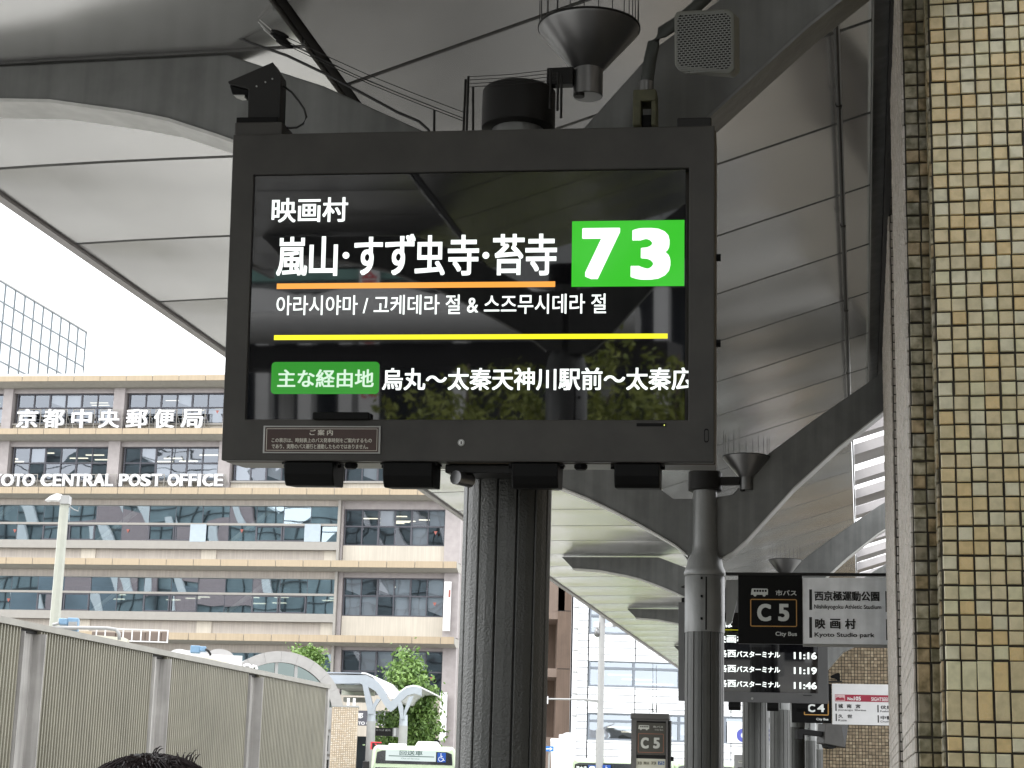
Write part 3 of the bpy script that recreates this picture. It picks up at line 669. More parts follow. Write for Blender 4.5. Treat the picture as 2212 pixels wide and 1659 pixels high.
TT('市バス', 914, 248, 1080, 294, f5, mut, s5, .02); ringpx(713, 318, 1084, 541, .0065, f5, orl, s5, 'code_frame')
TT('C', 768, 357, 878, 496, f5, mut, s5, .045); TT('5', 934, 357, 1022, 496, f5, mut, s5, .045)
TT('City Bus', 913, 578, 1083, 622, f5, mut, s5, .02)
fw = f5.sub(0, 0, -.004)
TT('西京極運動公園', 1222, 255, 1737, 337, fw, prk, s5, .035); TT('Nishikyogoku Athletic Studium', 1219, 362, 1751, 410, fw, prk, s5, .015)
TT('映', 1226, 474, 1308, 556, fw, prk, s5, .035); TT('画', 1345, 476, 1428, 556, fw, prk, s5, .035); TT('村', 1463, 476, 1549, 558, fw, prk, s5, .035)
TT('Kyoto Studio park', 1222, 583, 1698, 633, fw, prk, s5, .02)
for x0, y0, x1, y1 in ((1180, 243, 1203, 406), (1180, 462, 1203, 627), (1783, 256, 1808, 422), (1788, 479, 1812, 646)): RR('divider_bar', x0, y0, x1, y1, fw, prk, s5, 0, .001)

# ================================================================ SECOND DISPLAY
F2 = tilted(0, 0, 0, -10, 4); d = ray(1633, 1405); F2.o = CAM + d*(18.75/d.y)
e0 = F2.rect(*C6(168, 345), *C6(1308, 1150)); q0 = (-.76, .76, e0[2], e0[3]); cxx = (e0[0]+e0[1])/2
e0 = (cxx-.765, cxx+.765, e0[2]-.0, e0[3])
d2 = thing('timetable_display', 'smaller far bus display listing departures 11:16, 11:19 and 11:46', 'display', F2.P(cxx, e0[2], -.1))
sc = F2.rect(*C6(230, 440), *C6(1248, 1072)); sc = (e0[0]+.06, F2.at(*C6(1249, 800))[0], F2.at(*C6(900, 1062))[1], e0[3]-.1)
ringmesh(F2, e0, sc, -.05, 0).build('bezel', pbr('sign_paint_far', (.085, .085, .085), .45), d2, bevel=.003)
MB().box(F2, e0[0], e0[1], e0[2], e0[3], -.26, -.051).build('housing', M['sign_paint'], d2)
box('screen', M['screen'], d2, F2, sc[0]+.001, sc[1]-.001, sc[2]+.001, sc[3]-.001, -.05, -.012)
g2 = F2.sub(0, 0, -.012); rows = ((745, 783, 738, 796), (862, 900, 857, 915), (978, 1016, 975, 1033))
for (yy, tm) in ((738, '11:16'), (857, '11:19'), (975, '11:46')):
    TT('洛西', 458, yy-20, 600, yy+43, g2, wt, d2, .03); TT('バスターミナル', 603, yy-6, 950, yy+47, g2, wt, d2, .03)
    TT(tm, 1058, yy+2, 1240, yy+60, g2, wt, d2, .03)
TT('映画村', 440, 602, 690, 668, g2, wt, d2, .03); RR('rule', 300, 560, 1240, 574, g2, yel, d2); TT('のりば', 400, 490, 572, 545, g2, wt, d2, .03)
disc('lock', *C6(728, 1108), .012, F2, M['alu'], d2, 0, .004)
RR('slot', 1132, 1080, 1200, 1086, F2, M['black'], d2, 0, .002)
for x0, x1 in ((542, 636), (848, 938), (1080, 1172)):
    a = F2.at(*C6(x0, 1170), -.08)[0]; b = F2.at(*C6(x1, 1170), -.08)[0]
    MB().prism(Frame(F2.P(a, 0), F2.n*-1, F2.u, F2.r), [(.01, e0[2]-.002), (.01, e0[2]-.05), (.035, e0[2]-.085), (.16, e0[2]-.08), (.17, e0[2]-.002)], 0, b-a).build('hood', M['black'], d2)
# camera housing on its left top corner
fd = F2.sub(0, 0, -.06); a0 = e0[0]; b0_ = e0[3]
c2 = thing('camera_housing', 'small black camera housing on top left of the far timetable display', 'camera', fd.P(a0+.08, b0_))
K = lambda x, y: (a0 + .02 + (x-492)*.00143, b0_ + (290-y)*.00143)
MB().prism(fd, [K(*p) for p in ((492, 176), (589, 134), (606, 161), (607, 168), (604, 262), (535, 262), (536, 192), (494, 181))], -.07, 0).build('side_plate', M['black_paint'], c2)
MB().box(fd, a0+.03, a0+.18, b0_+.001, b0_+.05, -.1, .03).build('mount', M['black'], c2)

# ================================================================ SIGN C4 and neighbours
f4 = across(18.2)
s4 = thing('stop_sign', 'smaller hanging stop sign C 4 with a crimson No.105 sightseeing band', 'sign', f4.P(f4.at(*C6(1360, 990))[0], f4.at(*C6(1360, 990))[1]))
a = f4.rect(*C6(1040, 985), *C6(1359, 1305)); box('black_panel', blk, s4, f4, *a, -.05, 0, .002)
b = f4.rect(*C6(1360, 990), *C6(1850, 1322)); box('white_panel', pbr('sign_white_far', (.66, .66, .66), .3, var=.05), s4, f4, *b, -.045, -.003, .002)
TT('C', 1168, 1152, 1228, 1216, f4, wsg, s4, .04); TT('4', 1243, 1152, 1303, 1216, f4, wsg, s4, .04); ringpx(1138, 1118, 1335, 1243, .012, f4, orl, s4, 'code_frame')
TT('City Bus', 1237, 1262, 1332, 1287, f4, wsg, s4, .02); TT('市バス', 1240, 1078, 1332, 1104, f4, wsg, s4, .02)
crim = pbr('crimson', (.30, .02, .045), .4); g4 = f4.sub(0, 0, -.003)
RR('route_band', 1384, 1075, 1850, 1138, g4, crim, s4, 0, .002); RR('route_picture', 1386, 1078, 1464, 1126, g4, pbr('pale_pink', (.6, .42, .42), .5, var=.3, scale=40), s4, .002, .003)
for q in ([(1390, 1120), (1390, 1104), (1408, 1096), (1425, 1104), (1440, 1098), (1460, 1108), (1460, 1120)],):
    MB().prism(g4, [g4.at(*C6(*p)) for p in q], .003, .004).build('picture_shape', crim, s4)
TT('No.', 1484, 1098, 1532, 1122, g4, wsg, s4, .03, c=.003); TT('105', 1533, 1092, 1590, 1124, g4, wsg, s4, .03, c=.003); TT('SIGHTSEEING', 1672, 1098, 1850, 1130, g4, wsg, s4, .01, c=.003)
for x0, y0, x1, y1 in ((1387, 1147, 1398, 1206), (1389, 1228, 1400, 1287), (1720, 1159, 1731, 1218), (1722, 1240, 1733, 1299)): RR('divider_bar', x0, y0, x1, y1, g4, prk, s4, 0, .001)
TT('城', 1410, 1150, 1448, 1184, g4, prk, s4, .03); TT('南', 1478, 1152, 1516, 1184, g4, prk, s4, .03); TT('宮', 1548, 1154, 1586, 1185, g4, prk, s4, .03)
TT('Jonangu Shrine', 1409, 1190, 1632, 1212, g4, prk, s4, .01)
TT('久', 1410, 1232, 1448, 1262, g4, prk, s4, .03); TT('世', 1482, 1234, 1522, 1263, g4, prk, s4, .03); TT('Kuze', 1411, 1271, 1478, 1289, g4, prk, s4, .01)
TT('伏見', 1745, 1163, 1835, 1194, g4, prk, s4, .03); TT('Fushimi', 1743, 1201, 1833, 1218, g4, prk, s4, .01); TT('中書', 1746, 1244, 1836, 1276, g4, prk, s4, .03); TT('Chusho', 1745, 1282, 1830, 1299, g4, prk, s4, .01)
# tilted monitor on a bracket
fm = wall(*C6(1370, 1400), 28.5, 22)
mo = thing('tilted_monitor', 'dark tilted box monitor on a bracket below the C4 sign', 'monitor', fm.P(0, fm.at(*C6(1370, 1480))[1]))
pts = [fm.at(*C6(x, y)) for x, y in ((1282, 1308), (1405, 1300), (1440, 1500), (1270, 1465))]
MB().prism(fm, pts, -.12, .10).build('monitor_body', M['sign_paint'], mo, bevel=.01)
pts = [fm.at(*C6(x, y)) for x, y in ((1407, 1300), (1470, 1320), (1445, 1500), (1438, 1498))]
MB().prism(fm, pts, -.2, .08).build('monitor_side', M['sheen'], mo, bevel=.005)
pts = [fm.at(*C6(x, y)) for x, y in ((1305, 1462), (1385, 1475), (1372, 1503), (1340, 1508), (1310, 1495))]
MB().prism(fm, pts, -.1, .06).build('lens_barrel', M['black'], mo)
pts = [fm.at(*C6(x, y)) for x, y in ((1075, 1350), (1125, 1350), (1290, 1372), (1290, 1412), (1118, 1395), (1118, 1435), (1075, 1432))]
MB().prism(fm, pts, -.05, .05).build('bracket', M['black'], mo, bevel=.005)
# wall camera on the tiled block
fk = across(23.6)
wc = thing('wall_camera', 'small dark camera pointing left on the brown tiled block', 'camera', fk.P(*fk.at(*C6(1400, 960))))
pts = [fk.at(*C6(x, y)) for x, y in ((1348, 932), (1375, 918), (1412, 905), (1424, 915), (1425, 968), (1405, 968), (1385, 948), (1352, 944))]
MB().prism(fk, pts, -.1, .06).build('camera_body', M['black'], wc, bevel=.004)
pts = [fk.at(*C6(x, y)) for x, y in ((1316, 968), (1440, 968), (1440, 978), (1316, 976))]
MB().prism(fk, pts, -.2, .05).build('shelf', M['black_paint'], wc)
# right-hand roof strut in front of the block
fz = across(20.5)
st = thing('roof_strut', 'grey slanting strut between the C5 sign and the tiled block', 'strut', fz.P(*fz.at(*C6(1320, 880))))
pts = [fz.at(*C6(x, y)) for x, y in ((1300, 690), (1560, 690), (1450, 745), (1318, 895), (1300, 895))]
MB().prism(fz, pts, -.05, .05).build('strut', M['col_smooth'], st)
# ================================================================ POST OFFICE
PO = wall(500, 1000, 100, -8.75)
pa = PO.at(500, 1000)[0]
c1_ = lambda x, y: ((x/2.212)/1.8228, (1400 + y/2.212)/1.8228)          # picture windows used while measuring
c2_ = lambda x, y: ((900 + x/2.212)/1.8228, (1500 + y/2.212)/1.8228)
c3_ = lambda x, y: ((x/2.212)/1.8228, (2274 + y/2.212)/1.8228)
c4_ = lambda x, y: ((900 + x/2.212)/1.8228, (2274 + y/2.212)/1.8228)
c5_ = lambda x, y: ((1800 + x/2.212)/1.8228, (2274 + y/2.212)/1.8228)
po = thing('post_office', 'wide beige office block across the square with yellow ledges and long window bands', 'building', PO.P(PO.at(500, 1000)[0], 0))
wallm = pbr('po_wall', (.36, .33, .31), .7, var=.12, scale=1.5, bump=.2, bscale=8); cream_w = pbr('po_cream', (.50, .455, .385), .7, var=.06, scale=.5, streak=.10)
beige_w = pbr('po_beige', (.43, .385, .34), .65, var=.06, scale=.6, streak=.14); pil = pbr('po_pilaster', (.34, .31, .305), .75, var=.1, scale=3)
fasm = pbr('po_fascia', (.38, .305, .21), .6, var=.05, scale=.7, streak=.08); sof = pbr('po_soffit', (.30, .285, .25), .7, var=.08)
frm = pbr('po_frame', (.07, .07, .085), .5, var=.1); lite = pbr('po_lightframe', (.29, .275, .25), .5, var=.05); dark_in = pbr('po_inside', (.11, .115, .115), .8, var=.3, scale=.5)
gl = glassy('po_glass', (.50, .54, .60), .27, .01, .13, .35); glc = glassy('po_curtain_glass', (.50, .60, .66), .55, .01, .13, .22, tr=(.6, .7, .72))
glb = pbr('po_blind', (.33, .34, .36), .7, var=.12, scale=.6); lamp = emit('office_lamp', (1, .93, .72), 1.6)
z = lambda py, px=480: PO.at(px, py)[1]
ax_ = lambda px, py=1100: PO.at(px, py)[0]
aL, aR = ax_(-420), PO.at(988, 1380)[0]; aJ = PO.at(728, 1300)[0]
# (ledge top, ledge bottom, soffit bottom, glass top, glass bottom) in picture rows at x=480
FL = [(z(817.5), z(829), z(838), z(847), z(913)), (z(931.5), z(944), z(953), z(964), z(1038)), (z(1059), z(1073), z(1080), z(1093), z(1170)), (z(1212.5), z(1226.5), z(1233), z(1249), z(1324)), (z(1371), z(1386), z(1392), z(1409), z(1500))]
zb = [FL[i+1][0] for i in range(4)] + [0.0]
aW = PO.at(728, 1400)[0]
DEP = .9       # ledge projection
# body pieces
m = MB(); m.box(PO, aL, aR, 0, FL[0][0]-.1, -14, -6); m.box(PO, aR-.3, aR, 0, FL[0][0]-.1, -14, -.4); m.build('body', wallm, po); MB().box(PO, aL, aR-.31, 0, FL[0][0]-.15, -5.99, -5.95).build('dark_backdrop', pbr('dark_backdrop', (.07, .085, .095), .8, var=.4, scale=.4), po)  # dark sheet behind the panes stands for the dim rooms
for i, (lt, lb, sb, gt, gb) in enumerate(FL):
    nxt = zb[i]
    # ledge
    MB().prism(Frame(PO.P(aL, 0, 0), PO.n, Z, PO.r), [(-.5, sb), (-.5, lt-.05), (DEP-.01, lt-.05), (DEP-.01, lb+.02), (.35, sb)], 0, aR-aL).build('ledge', sof, po)
    fw_ = 1.555; k = 0; a = aR
    proto = None
    while a > aL+fw_ and k < 46:
        ww = fw_ if k else .75
        if k < 2:
            o = box('fascia_panel', fasm, po, PO, a-ww+.02, a-.02, lb, lt, DEP-.008, DEP+.03); oa = a
        else:
            o = proto.copy(); COL.objects.link(o); o.location = PO.r*(a-pa0)
        if k == 1: proto = o; pa0 = a
        a -= ww; k += 1
    # floor slab and back room
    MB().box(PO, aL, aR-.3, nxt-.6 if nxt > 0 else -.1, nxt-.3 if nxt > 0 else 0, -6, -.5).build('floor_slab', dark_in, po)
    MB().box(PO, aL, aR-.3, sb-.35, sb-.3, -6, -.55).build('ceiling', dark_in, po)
    box('lintel', beige_w if i >= 2 else pil, po, PO, aL, (aJ if i >= 2 else aR), gt, sb, -.5, -.12 if i < 2 else .05)
def window_bay(a0, a1, b0, b1, nc, blinds=0.0, c=-.35, split=.47, lamps=3):
    """dark framed window of two rows of panes, rooms behind"""
    t = .06
    f = ringmesh(PO, (a0, a1, b0, b1), (a0+t, a1-t, b0+t, b1-t), c-.05, c+.1)
    bm_ = b0 + (b1-b0)*(1-split)
    f.box(PO, a0+t, a1-t, bm_-.04, bm_+.04, c-.04, c+.06)
    dx = (a1-a0-2*t)/nc
    for k in range(1, nc): f.box(PO, a0+t+k*dx-(.05 if k % 2 == 0 else .03), a0+t+k*dx+(.05 if k % 2 == 0 else .03), b0+t, b1-t, c-.045, c+.062)
    w = f.build('window', frm, po)
    for k in range(nc):
        for (p0, p1) in ((b0+t, bm_-.04), (bm_+.04, b1-t)):
            j = random.uniform(-.012, .012); q = Frame(PO.P(0, 0, 0), PO.r, PO.u, PO.n)
            MB().quad(PO.P(a0+t+k*dx+.03, p0, c+j), PO.P(a0+t+(k+1)*dx-.03, p0, c-j), PO.P(a0+t+(k+1)*dx-.03, p1, c-j), PO.P(a0+t+k*dx+.03, p1, c+j)).build('pane', gl, w)
            if random.random() < blinds: MB().quad(PO.P(a0+t+k*dx+.05, p0+random.choice([0, .3, 0]), c-.12), PO.P(a0+t+(k+1)*dx-.05, p0, c-.12), PO.P(a0+t+(k+1)*dx-.05, p1, c-.12), PO.P(a0+t+k*dx+.05, p1, c-.12)).build('blind', glb, w)
    for k in range(lamps):
        aa = random.uniform(a0+.3, a1-1.2); dd = random.uniform(-5, -1.5)
        MB().box(PO, aa, aa+1.1, b1-.12, b1-.07, dd, dd+.12).build('ceiling_lamp', lamp, po)
# upper two floors: bays between pilasters
px_pil = [(-452, -430), (-217, -195), (15-8, 36-8), (244, 267), (473, 497)]
PB = {0: [(-445, -423), (-218, -196), (7, 27), (245.5, 269), (484, 507), (723, 747), (960, 988)], 1: [(-450, -428), (-224, -202), (-2, 18), (233, 258), (472.5, 498), (713, 739), (955, 985)]}
for i in (0, 1):
    lt, lb, sb, gt, gb = FL[i]; y = 880 if i == 0 else 1000
    for (x0, x1) in PB[i]:
        a0, a1 = PO.at(x0, y)[0], PO.at(x1, y)[0]; box('pilaster', pil, po, PO, a0, a1, zb[i], sb, -.6, .1)
    for (l, r_) in zip(PB[i][:-1], PB[i][1:]):
        a0, a1 = PO.at(l[1], y)[0]+.03, PO.at(r_[0], y)[0]-.03
        window_bay(a0+.12, a1-.05, gb, gt, 6, blinds=.25 if i == 0 else (.1 if l[0] < 400 else .4), lamps=5 if i else 3)
        box('sill_panel', cream_w, po, PO, a0, a1, zb[i]+.1, gb-.0, -.5, -.2)
        box('sill_cap', lite, po, PO, a0, a1, gb-.1, gb-.002, -.2, -.08)
# lower three floors: bay right of the jamb
for i in (2, 3, 4):
    lt, lb, sb, gt, gb = FL[i]; y = (1130, 1285, 1440)[i-2]
    a0, a1 = PO.at(742-(i-2)*3, y)[0], PO.at(961-(i-2)*3, y)[0]
    box('pilaster', pil, po, PO, aJ+.02+.0, a0-.03, zb[i], sb, -.6, -.05); box('pilaster', pil, po, PO, a1+.03, aR-.02, zb[i], sb, -.6, .12)
    zt = (PO.at(850, (1099, 1247.5, 1405)[i-2])[1]); zw = PO.at(850, (1178, 1331, 1502)[i-2])[1]
    box('head_panel', pil, po, PO, a0-.03, a1+.03, zt, sb, -.6, -.2)
    window_bay(a0, a1, zw, zt, 6, blinds=(.12, .85, .6)[i-2], lamps=(7, 1, 1)[i-2])
    box('sill_panel', cream_w, po, PO, a0, a1, (zb[i]+.02) if i < 4 else zw-2.2, zw-.01, -.5, -.15)
# glazed curtain on the left of the lower floors
for i in (2, 3, 4):
    lt, lb, sb, gt, gb = FL[i]; zr1, zr2 = gt, gb
    if i == 2: rail = z(1133.5)
    elif i == 3: rail = z(1283)
    else: rail = z(1455)
    cw = .12
    f = ringmesh(PO, (aL, aJ, zr2-.45, zr1+.0), (aL+.1, aJ-.13, zr2, zr1-.02), -.25, .25).build('window', lite, po)
    box('rail', lite, f, PO, aL+.1, aJ-.13, rail-.06, rail+.06, .0, .2)
    a = aJ-.13; k = 0
    while a > aL+1.7:
        wv = 1.555*1.0
        for (p0, p1) in ((zr2, rail-.06), (rail+.06, zr1-.02)):
            j = random.uniform(-.03, .03); j2 = random.uniform(-.02, .02)
            MB().quad(PO.P(a-wv+.012, p0, .08+j), PO.P(a-.012, p0, .08-j), PO.P(a-.012, p1, .08-j+j2), PO.P(a-wv+.012, p1, .08+j+j2)).build('pane', glc, f)
        box('mullion', frm, f, PO, a-wv-.012, a-wv+.012, zr2, zr1-.02, .02, .1)
        if k % 4 in (1, 2) : ringmesh(PO, (a-wv+.03, a-.03, zr2+.02, rail-.08), (a-wv+.09, a-.09, zr2+.08, rail-.14), .1, .16).build('vent_sash', frm, f)
        if i >= 2 and k % 3 != 1:
            for q in range(2 if i == 3 else 1):
                dd = random.uniform(-4.5, -1.5); aa = a-wv+random.uniform(0, .5)
                if i == 3 and k < 9: MB().box(PO, aa, aa+.8, zr1-.7-q*.3, zr1-.65-q*.3, dd, dd+.2).build('ceiling_lamp', lamp, po)
        if k % 5 == 3:   # diagonal brace behind the glass
            MB().prism(PO, [(a-wv*1.2, zr2), (a-wv*1.2+.35, zr2), (a+wv*.4+.35, zr1), (a+wv*.4, zr1)], -.8, -.5).build('brace', beige_w, po)
        a -= wv; k += 1
    bt_ = zr2-.45
    a = aJ; k = 0
    box('sill_panel', beige_w, po, PO, aL, aJ, zb[i] if i < 4 else bt_-1.2, bt_-.01, -.6, -.05)
    while a > aL+12:
        box('pale_pier', cream_w, po, PO, a-.85, a, zb[i] if i < 4 else bt_-1.2, bt_-.012, -.045, .03); a -= 7.02
    if i == 2:
        for x0, x1 in ((411, 443), (658, 690.5)):
            q = PO.rect(x0, 1132, x1, 1170, .3); box('privacy_panel', pbr('frosted', (.36, .42, .46), .3, var=.05), po, PO, *q, .2, .26)
box('jamb_trim', lite, po, PO, aJ-.12, aJ+.02, FL[4][4], FL[2][2], .0, .26)
# red triangle marks on panes
tri = pbr('red_mark', (.30, .09, .07), .5)
for cx, cy in (c2_(1798, 1318), c4_(1790, 228), c4_(1760, 880), c1_(118, 1522), c1_(1105, 1522), c1_(2098, 1522), c3_(62, 192), c1_(1885, 485)):
    a, b = PO.at(cx, cy, .3); MB().prism(PO, [(a-.1, b+.08), (a+.1, b+.08), (a, b-.12)], .12, .13).build('rescue_mark', tri, po)
# roof cap and railings
box('roof_cap', M['white_paint'], po, PO, aL, aR, FL[0][0]-.04, FL[0][0]+.12, -14, DEP+.02)
rl = MB(); rpy = 813
for x0, y0, x1, y1 in ((792, 95, 940, 180), (792, 130, 900, 182), (1410, 90, 1550, 178)): rl.tube([PO.P(*PO.at(*c1_(x0, y0), -1), -1), PO.P(*PO.at(*c1_(x1, y1), -1), -1)], .03, 5)
for x, y in ((788, 92), (832, 120), (992, 40), (1318, 90), (1408, 92), (1455, 118), (722, 128)): rl.tube([PO.P(*PO.at(*c1_(x, y), -1), -1), PO.P(*PO.at(*c1_(x, 184), -1), -1)], .025, 5)
rl.build('roof_railing', M['grey_paint'], po)
# roof letters
def roofsign(label, chars, zbase, grp=None):
    t = thing('letter_sign', label, 'sign', PO.P(PO.at(*chars[0][1:3])[0], zbase, .3))
    for ch, x0, y0, x1, y1, bd in chars:
        q = PO.rect(x0, y0, x1, y1, .45)
        text(ch, M['white_paint'], t, PO, *q, c=.36, bold=bd, depth=.16, name='letter')
        fr_ = MB(); a0, a1 = q[0]-.05, q[1]+.12
        for (aa) in (a0+.06, a1-.06):
            fr_.box(PO, aa-.02, aa+.02, zbase, q[3]+.02, .27, .31); 
            fr_.tube([PO.P(aa, q[3]-.25, .27), PO.P(aa+.25, zbase, -.1)], .02, 4)
        fr_.box(PO, a0+.08, a1-.08, q[3]-.02, q[3]+.02, .27, .31); fr_.box(PO, a0-.02, a1+.02, zbase, zbase+.04, .2, .5)
        fr_.build('stand', lite, t)
    return t
yk = 925; ch = []
for c_, x0, x1 in (('京', 155, 325), ('都', 388, 555), ('中', 632, 795), ('央', 868, 1038), ('郵', 1108, 1280), ('便', 1350, 1515), ('局', 1585, 1762)):
    a, b = c1_(x0, 468), c1_(x1, 632); ch.append((c_, a[0], a[1], b[0], b[1], .026))
roofsign('white free-standing Japanese characters on the upper ledge of the post office', ch, FL[1][0])
ch = []
for c_, x0, x1 in (('K', -205, -110), ('Y', -100, 12), ('O', 20, 118), ('T', 130, 198), ('O', 205, 300), ('C', 362, 455), ('E', 470, 535), ('N', 552, 640), ('T', 650, 722), ('R', 735, 815), ('A', 822, 912), ('L', 925, 985), ('P', 1045, 1118), ('O', 1130, 1222), ('S', 1232, 1312), ('T', 1325, 1408), ('O', 1467, 1560), ('F', 1572, 1635), ('F', 1650, 1712), ('I', 1728, 1750), ('C', 1770, 1858), ('E', 1872, 1942)):
    a, b = c1_(x0, 1032), c1_(x1, 1140); ch.append((c_, a[0], a[1], b[0], b[1], .034))
roofsign('white free-standing Roman capitals KYOTO CENTRAL POST OFFICE on the second ledge', ch, FL[2][0])
# upright banners on the corner pilaster
bw = pbr('banner_white', (.8, .8, .8), .5, var=.03)
for n_, (x0, y0, x1, y1), mk_ in (('upper', (1880, 35, 1925, 465), 1), ('lower', (1845, 1000, 1890, 1420), 0)):
    q = PO.rect(*c4_(x0, y0), *c4_(x1, y1), .4)
    t = thing('upright_banner', n_ + ' narrow white upright sign board on the corner of the post office', 'sign', PO.P(q[0], q[2], .4), 'upright sign boards on the corner pilaster')
    box('board', bw, t, PO, q[0], q[1], q[2], q[3], .3, .42)
    if mk_: box('red_emblem', tri, t, PO, q[0]+.25, q[1]-.02, q[3]-.85, q[3]-.45, .42, .43)
    for k in range(6): box('lettering', M['grey_paint'], t, PO, q[0]+.27, q[1]-.08, q[3]-1.4-k*.42, q[3]-1.15-k*.42, .42, .425)
# entrance board
q = PO.rect(*c4_(1000, 1155), *c4_(1620, 1300), 3)
eb = thing('entrance_board', 'dark entrance board lettered KYOTO CENTRAL partly hidden behind the small canopy', 'sign', PO.P(q[0], q[2], 3))
box('board', frm, eb, PO, *q, 2.8, 3.0)
qf = PO.sub(0, 0, 3.0)
def T4(body, x0, y0, x1, y1, fr, mat, par, bold=.015, c=.004, **k): return T(body, *c4_(x0, y0), *c4_(x1, y1), fr, mat, par, bold, c, **k)
T4('都', 1120, 1178, 1170, 1228, qf, M['white_paint'], eb, .02); T4('中', 1240, 1178, 1282, 1228, qf, M['white_paint'], eb, .02); T4('央', 1335, 1178, 1385, 1228, qf, M['white_paint'], eb, .02)
T4('KYOTO CENTRAL', 1048, 1252, 1375, 1287, qf, M['white_paint'], eb, .03)

# ================================================================ GLASS TOWER BEHIND
_d = ray(186, 718); _p = CAM + _d*(140/_d.y); uT = (_p - C0).dot(U)
GT = Frame(C0 + U*uT, A, Z, R_)
g0, gz = GT.at(186, 718); gl_ = GT.at(-420, 400)[0]
gt_ = thing('glass_tower', 'white glazed high building with fine grid lines rising behind the post office on the left', 'building', GT.P(g0, 0))
MB().box(GT, gl_, g0, 0, gz, -30, 0).build('facade', pbr('tower_glass', (.70, .74, .78), .25, var=.03), gt_)
ml = pbr('tower_line', (.13, .15, .16), .5)
m = MB(); st_ = (g0 - GT.at(164, 760)[0])
k = 0
while g0-k*st_ > gl_: m.box(GT, g0-k*st_-.05, g0-k*st_+.05, 6, gz, .0, .08); k += 1
fh = gz - GT.at(186, 757)[1]; k = 0
while gz-k*fh > 6: m.box(GT, gl_, g0, gz-k*fh-.045, gz-k*fh+.045, .0, .07); k += 1
m.build('mullion_grid', ml, gt_)
MB().box(GT, gl_, g0+.05, gz+.001, gz+.12, -.3, .1).build('roof_edge', M['grey_paint'], gt_)

# ================================================================ BROWN BUILDING AND WHITE BUILDING
BR = wall(1200, 1400, 82, 0)
bb = thing('brown_building', 'brown concrete building with dark recessed balconies right of the big column', 'building', BR.P(BR.at(1200, 1400)[0], 0))
brm = pbr('brown_concrete', (.15, .105, .078), .8, var=.15, scale=1.0, streak=.15); brl = pbr('brown_concrete_pale', (.20, .15, .12), .8, var=.12, scale=1.2, streak=.1)
x5 = lambda x, y: BR.at(*c5_(x, y))
aa, ab, ac = x5(560, 900)[0], x5(865, 900)[0], x5(985, 900)[0]
ztop = x5(800, -140)[1]
MB().box(BR, ab, ac, 0, ztop, -6, 0).build('pier', brm, bb); MB().box(BR, aa-.4, ac, 0, ztop, -9, -3.0).build('body', brm, bb)
MB().box(BR, aa-.4, ab+.3, x5(800, 290)[1], ztop, -3, -.0).build('parapet', brl, bb)
for y0, y1 in ((290, 360), (790, 865)):
    b1, b0 = x5(800, y0)[1], x5(800, y1)[1]
    MB().prism(Frame(BR.P(aa-.4, 0), BR.n, Z, BR.r), [(-3, b0), (-.01, b0), (-.01, b1), (-3, b1)], 0, ab-aa+.4).build('balcony_slab', brl, bb)
MB().box(BR, aa-.4, ab, 0, x5(800, 1390)[1], -3, 0).build('base_wall', brl, bb)
for y in (290, 795): box('joint', M['black_paint'], bb, BR, ab+.02, ac-.02, x5(900, y)[1]-.015, x5(900, y)[1]+.015, .0, .004)

WB = wall(1400, 1400, 78, 0)
x6 = lambda x, y: WB.at(*c5_(x, y))
wb = thing('white_building', 'white boarded office building with grey framed windows at the end of the street', 'building', WB.P(x6(1500, 900)[0], 0))
wbm = pbr('white_board', (.80, .81, .83), .45, var=.04, scale=.8, streak=.04); wbj = pbr('white_joint', (.60, .61, .63), .7)
a0, a1 = x6(985, 900)[0], x6(985, 900)[0]+16.5; aw = x6(1140, 900)[0]; zt = x6(1300, 0)[1]+1.2
MB().box(WB, x6(1045, 900)[0], a1, 0, zt, -8, -.9).build('core', wbj, wb)
box('duct', pbr('duct_white', (.72, .74, .78), .3, var=.04), wb, WB, x6(1000, 900)[0], x6(1036, 900)[0], 0, zt, -.2, .12, .03)
for k, y in enumerate((260, 447, 635, 823, 1013, 1205)): box('duct_band', M['grey_paint'], wb, WB, x6(1008, 900)[0]-.02, x6(1042, 900)[0]+.02, x6(1000, y)[1]-.03, x6(1000, y)[1]+.03, -.1, .14)
WN = [(x6(1300, 490)[1], x6(1300, 270)[1]), (x6(1300, 950)[1], x6(1300, 722)[1]), (x6(1300, 1415)[1], x6(1300, 1182)[1])]
bh = .285; b = 0.0; joints = [aw, x6(1550, 900)[0], x6(1550, 900)[0]+4.1, x6(1550, 900)[0]+8.2, a1]
while b < zt:
    b2 = b + bh; inwin = None
    for lo, hi in WN:
        if b < hi-.05 and b2 > lo+.05: inwin = (lo, hi)
    if inwin is None:
        for j0, j1 in zip(joints[:-1], joints[1:]): box('siding_board', wbm, wb, WB, j0+.02, j1-.02, b+.012, b2-.012, -.9, -.0)
    else:
        lo, hi = inwin
        if b < lo-.02: 
            for j0, j1 in zip(joints[:-1], joints[1:]): box('siding_board', wbm, wb, WB, j0+.02, j1-.02, b+.012, lo-.01, -.9, -.0)
        if b2 > hi+.02:
            for j0, j1 in zip(joints[:-1], joints[1:]): box('siding_board', wbm, wb, WB, j0+.02, j1-.02, hi+.01, b2-.012, -.9, -.0)
    box('narrow_board', wbm, wb, WB, x6(1048, 900)[0], aw-.03, b+.012, b2-.012, -.9, -.05)
    b += bh
wfr = pbr('wb_frame', (.17, .19, .22), .4, .3); wgl = glassy('wb_glass', (.6, .66, .72), .45, .01, .2, .5)
